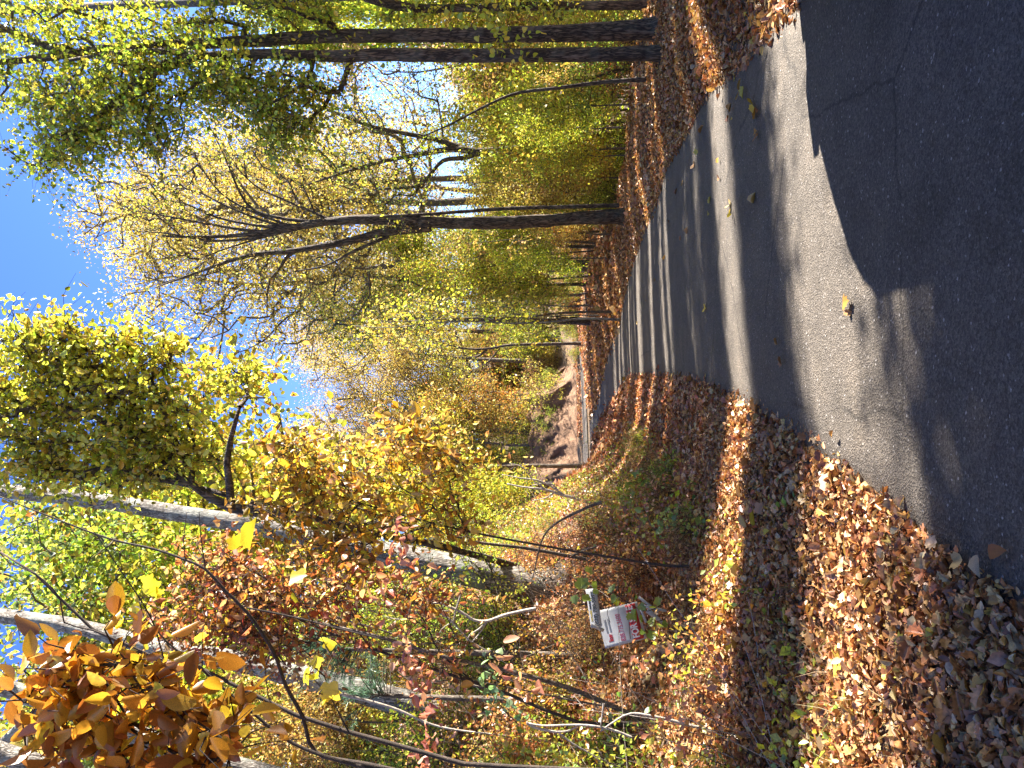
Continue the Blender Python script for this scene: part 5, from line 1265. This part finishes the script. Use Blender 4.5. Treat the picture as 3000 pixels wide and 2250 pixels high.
# ================================================================== what stands outside the frame and casts the shade
COLM = [proto_tree(800 + q_, 15, .16, [((0, 0, z_), (.085, .085, .10), 1) for z_ in (.42, .55, .68, .81, .92)], GREEN + YG + YELLOW[:2], 210, .14, 12, 4, tl=.8, spread=.2, low=.2, lean=.004) for q_ in range(2)]
for k, (c_, x_, r_) in enumerate([(2.35, 12, 1.6), (2.25, 16, 1.7), (-.4, 12.6, 1.5), (-.6, 16, 1.6), (-3.2, 12, 1.8), (-3.4, 16, 1.8), (-6.4, 12, 1.9), (-6.5, 17, 2.0), (-10, 13, 2.2), (5.7, 12, .75), (5.95, 15.5, .65), (6.3, 19, .4), (7.8, 12.2, .5), (8.1, 16, .65), (8.9, 18, .5), (9.9, 12.5, 1.0), (10.8, 17, .9), (11.9, 13, .3), (12.9, 12, .6), (13.6, 16, .35), (14.7, 12.5, .45), (15.6, 16.5, .9), (17.4, 14, .3), (18.4, 15.5, .8), (20.1, 17, .4), (21.2, 15, .9), (23.4, 16, .3), (24.9, 16, .8), (27, 18, .5), (29.5, 17, 1.2)]):
    y_ = c_ + math.tan(SUN_AZ) * x_; g_ = gz(x_, y_); zt = (x_ + 3.5) / math.cos(SUN_AZ) * math.tan(SUN_EL) + .6
    o = put(COLM[k % 2], "roadside_tree", (x_, y_, g_ - .1), r_ / 1.55, rng.uniform(0, 6.28), "narrow green and yellow tree beside the near road", "tree", "trees beside the near road")
    o.scale = (r_ / 1.55, r_ / 1.55, (zt - g_) / 15.0)
# van parked on the verge just outside the frame
van = empty("parked_van", (3.95, 2.9, gz(3.95, 2.9)), "dark grey van parked on the verge beside the viewpoint", "van")
M_PAINT = plain("van_paint", (.06, .065, .07), .3, .4); M_GLASS = plain("van_glass", (.015, .018, .02), .08); M_TYRE = plain("tyre", (.02, .02, .02), .9); M_RIM = plain("rim", (.4, .4, .42), .35, .9); M_TAIL = plain("tail_lamp", (.4, .02, .02), .2); M_HEADL = plain("head_lamp", (.6, .6, .6), .15)
prof = np.array([(5.33, .24), (5.42, .55), (5.48, .89), (5.44, 1.08), (5.42, 1.14), (5.29, 1.55), (5.16, 1.85), (5.05, 1.97), (4.9, 2.04), (4.0, 2.08), (2.4, 2.06), (1.75, 1.98), (1.45, 1.82), (.85, 1.18), (.25, 1.02), (.12, .85), (.08, .5), (.12, .26)])
zv = 0.02
ctr = np.array([2.75, 1.05])
mb = MB(); xs_ = [3.0, 3.03, 3.10, 4.80, 4.87, 4.90]; ins = [.94, .98, 1, 1, .98, .94]; V = []
for xx_, q_ in zip(xs_, ins):
    pq = ctr + (prof - ctr) * q_
    V.append(np.stack([np.full(len(prof), xx_) + np.where(pq[:, 1] > 1.15, .09 * (1 if xx_ < 4 else -1), 0) * (q_ < 1), pq[:, 0], pq[:, 1] + zv], 1))
NP = len(prof); ii, jj = np.meshgrid(np.arange(NP), np.arange(5)); a_ = (jj * NP + ii).ravel(); b_ = (jj * NP + (ii + 1) % NP).ravel()
mb.add(np.concatenate(V), [np.stack([a_, b_, b_ + NP, a_ + NP], 1), np.arange(NP)[::-1][None], (5 * NP + np.arange(NP))[None]])
part(mb.build("body", M_PAINT), van)
for sx_ in (3.015, 4.885):
    for y0_, y1_ in ((1.25, 2.15), (2.3, 3.5), (3.65, 4.85)):
        mb = MB(); box_mesh(mb, sx_ - .02, sx_ + .02, y0_, y1_, 1.2 + zv, 1.75 + zv); part(mb.build("window", M_GLASS), van)
for sx_ in (3.06, 4.84):
    for wy in (.95, 4.35):
        mb = MB(); tube(mb, np.array([[sx_ - .11, wy, .36], [sx_ + .11, wy, .36]]), .34, 24); mb.add(mb.v[0][:24], np.arange(24)[::-1][None]); w_ = part(mb.build("wheel", M_TYRE), van)
        mb = MB(); tube(mb, np.array([[sx_ - .125, wy, .36], [sx_ + .125, wy, .36]]), .2, 16); mb.add(mb.v[0][:16], np.arange(16)[::-1][None]); rm = mb.build("rim", M_RIM); rm.parent = w_
for sx_ in (3.14, 4.76):
    mb = MB(); box_mesh(mb, sx_ - .09, sx_ + .09, 5.40, 5.50, .85, 1.25); part(mb.build("tail_light", M_TAIL), van)
    mb = MB(); box_mesh(mb, sx_ - .12, sx_ + .12, .07, .20, .72, .90); part(mb.build("headlight", M_HEADL), van)
mb = MB(); box_mesh(mb, 3.1, 4.8, 5.34, 5.47, .35, .6); part(mb.build("bumper", M_DKMET), van)

# ================================================================== one label for one thing: where look-alikes remain, tell them apart by their place
ORD = ("first second third fourth fifth sixth seventh eighth ninth tenth eleventh twelfth thirteenth fourteenth fifteenth sixteenth seventeenth eighteenth nineteenth twentieth").split()
ORD += ["twenty-" + o_ for o_ in ORD[:9]] + ["thirtieth"] + ["thirty-" + o_ for o_ in ORD[:9]]
bylab = {}
for o in bpy.data.objects:
    if o.get('label') and o.get('category') and o.parent is None: bylab.setdefault(o['label'], []).append(o)
for lb, os_ in bylab.items():
    if len(os_) < 2: continue
    os_.sort(key=lambda o: -(o.location.x / max(1.0, o.location.y)))
    for k, o in enumerate(os_):
        if k < len(ORD): o['label'] = lb + f", {ORD[k]} from the top edge"
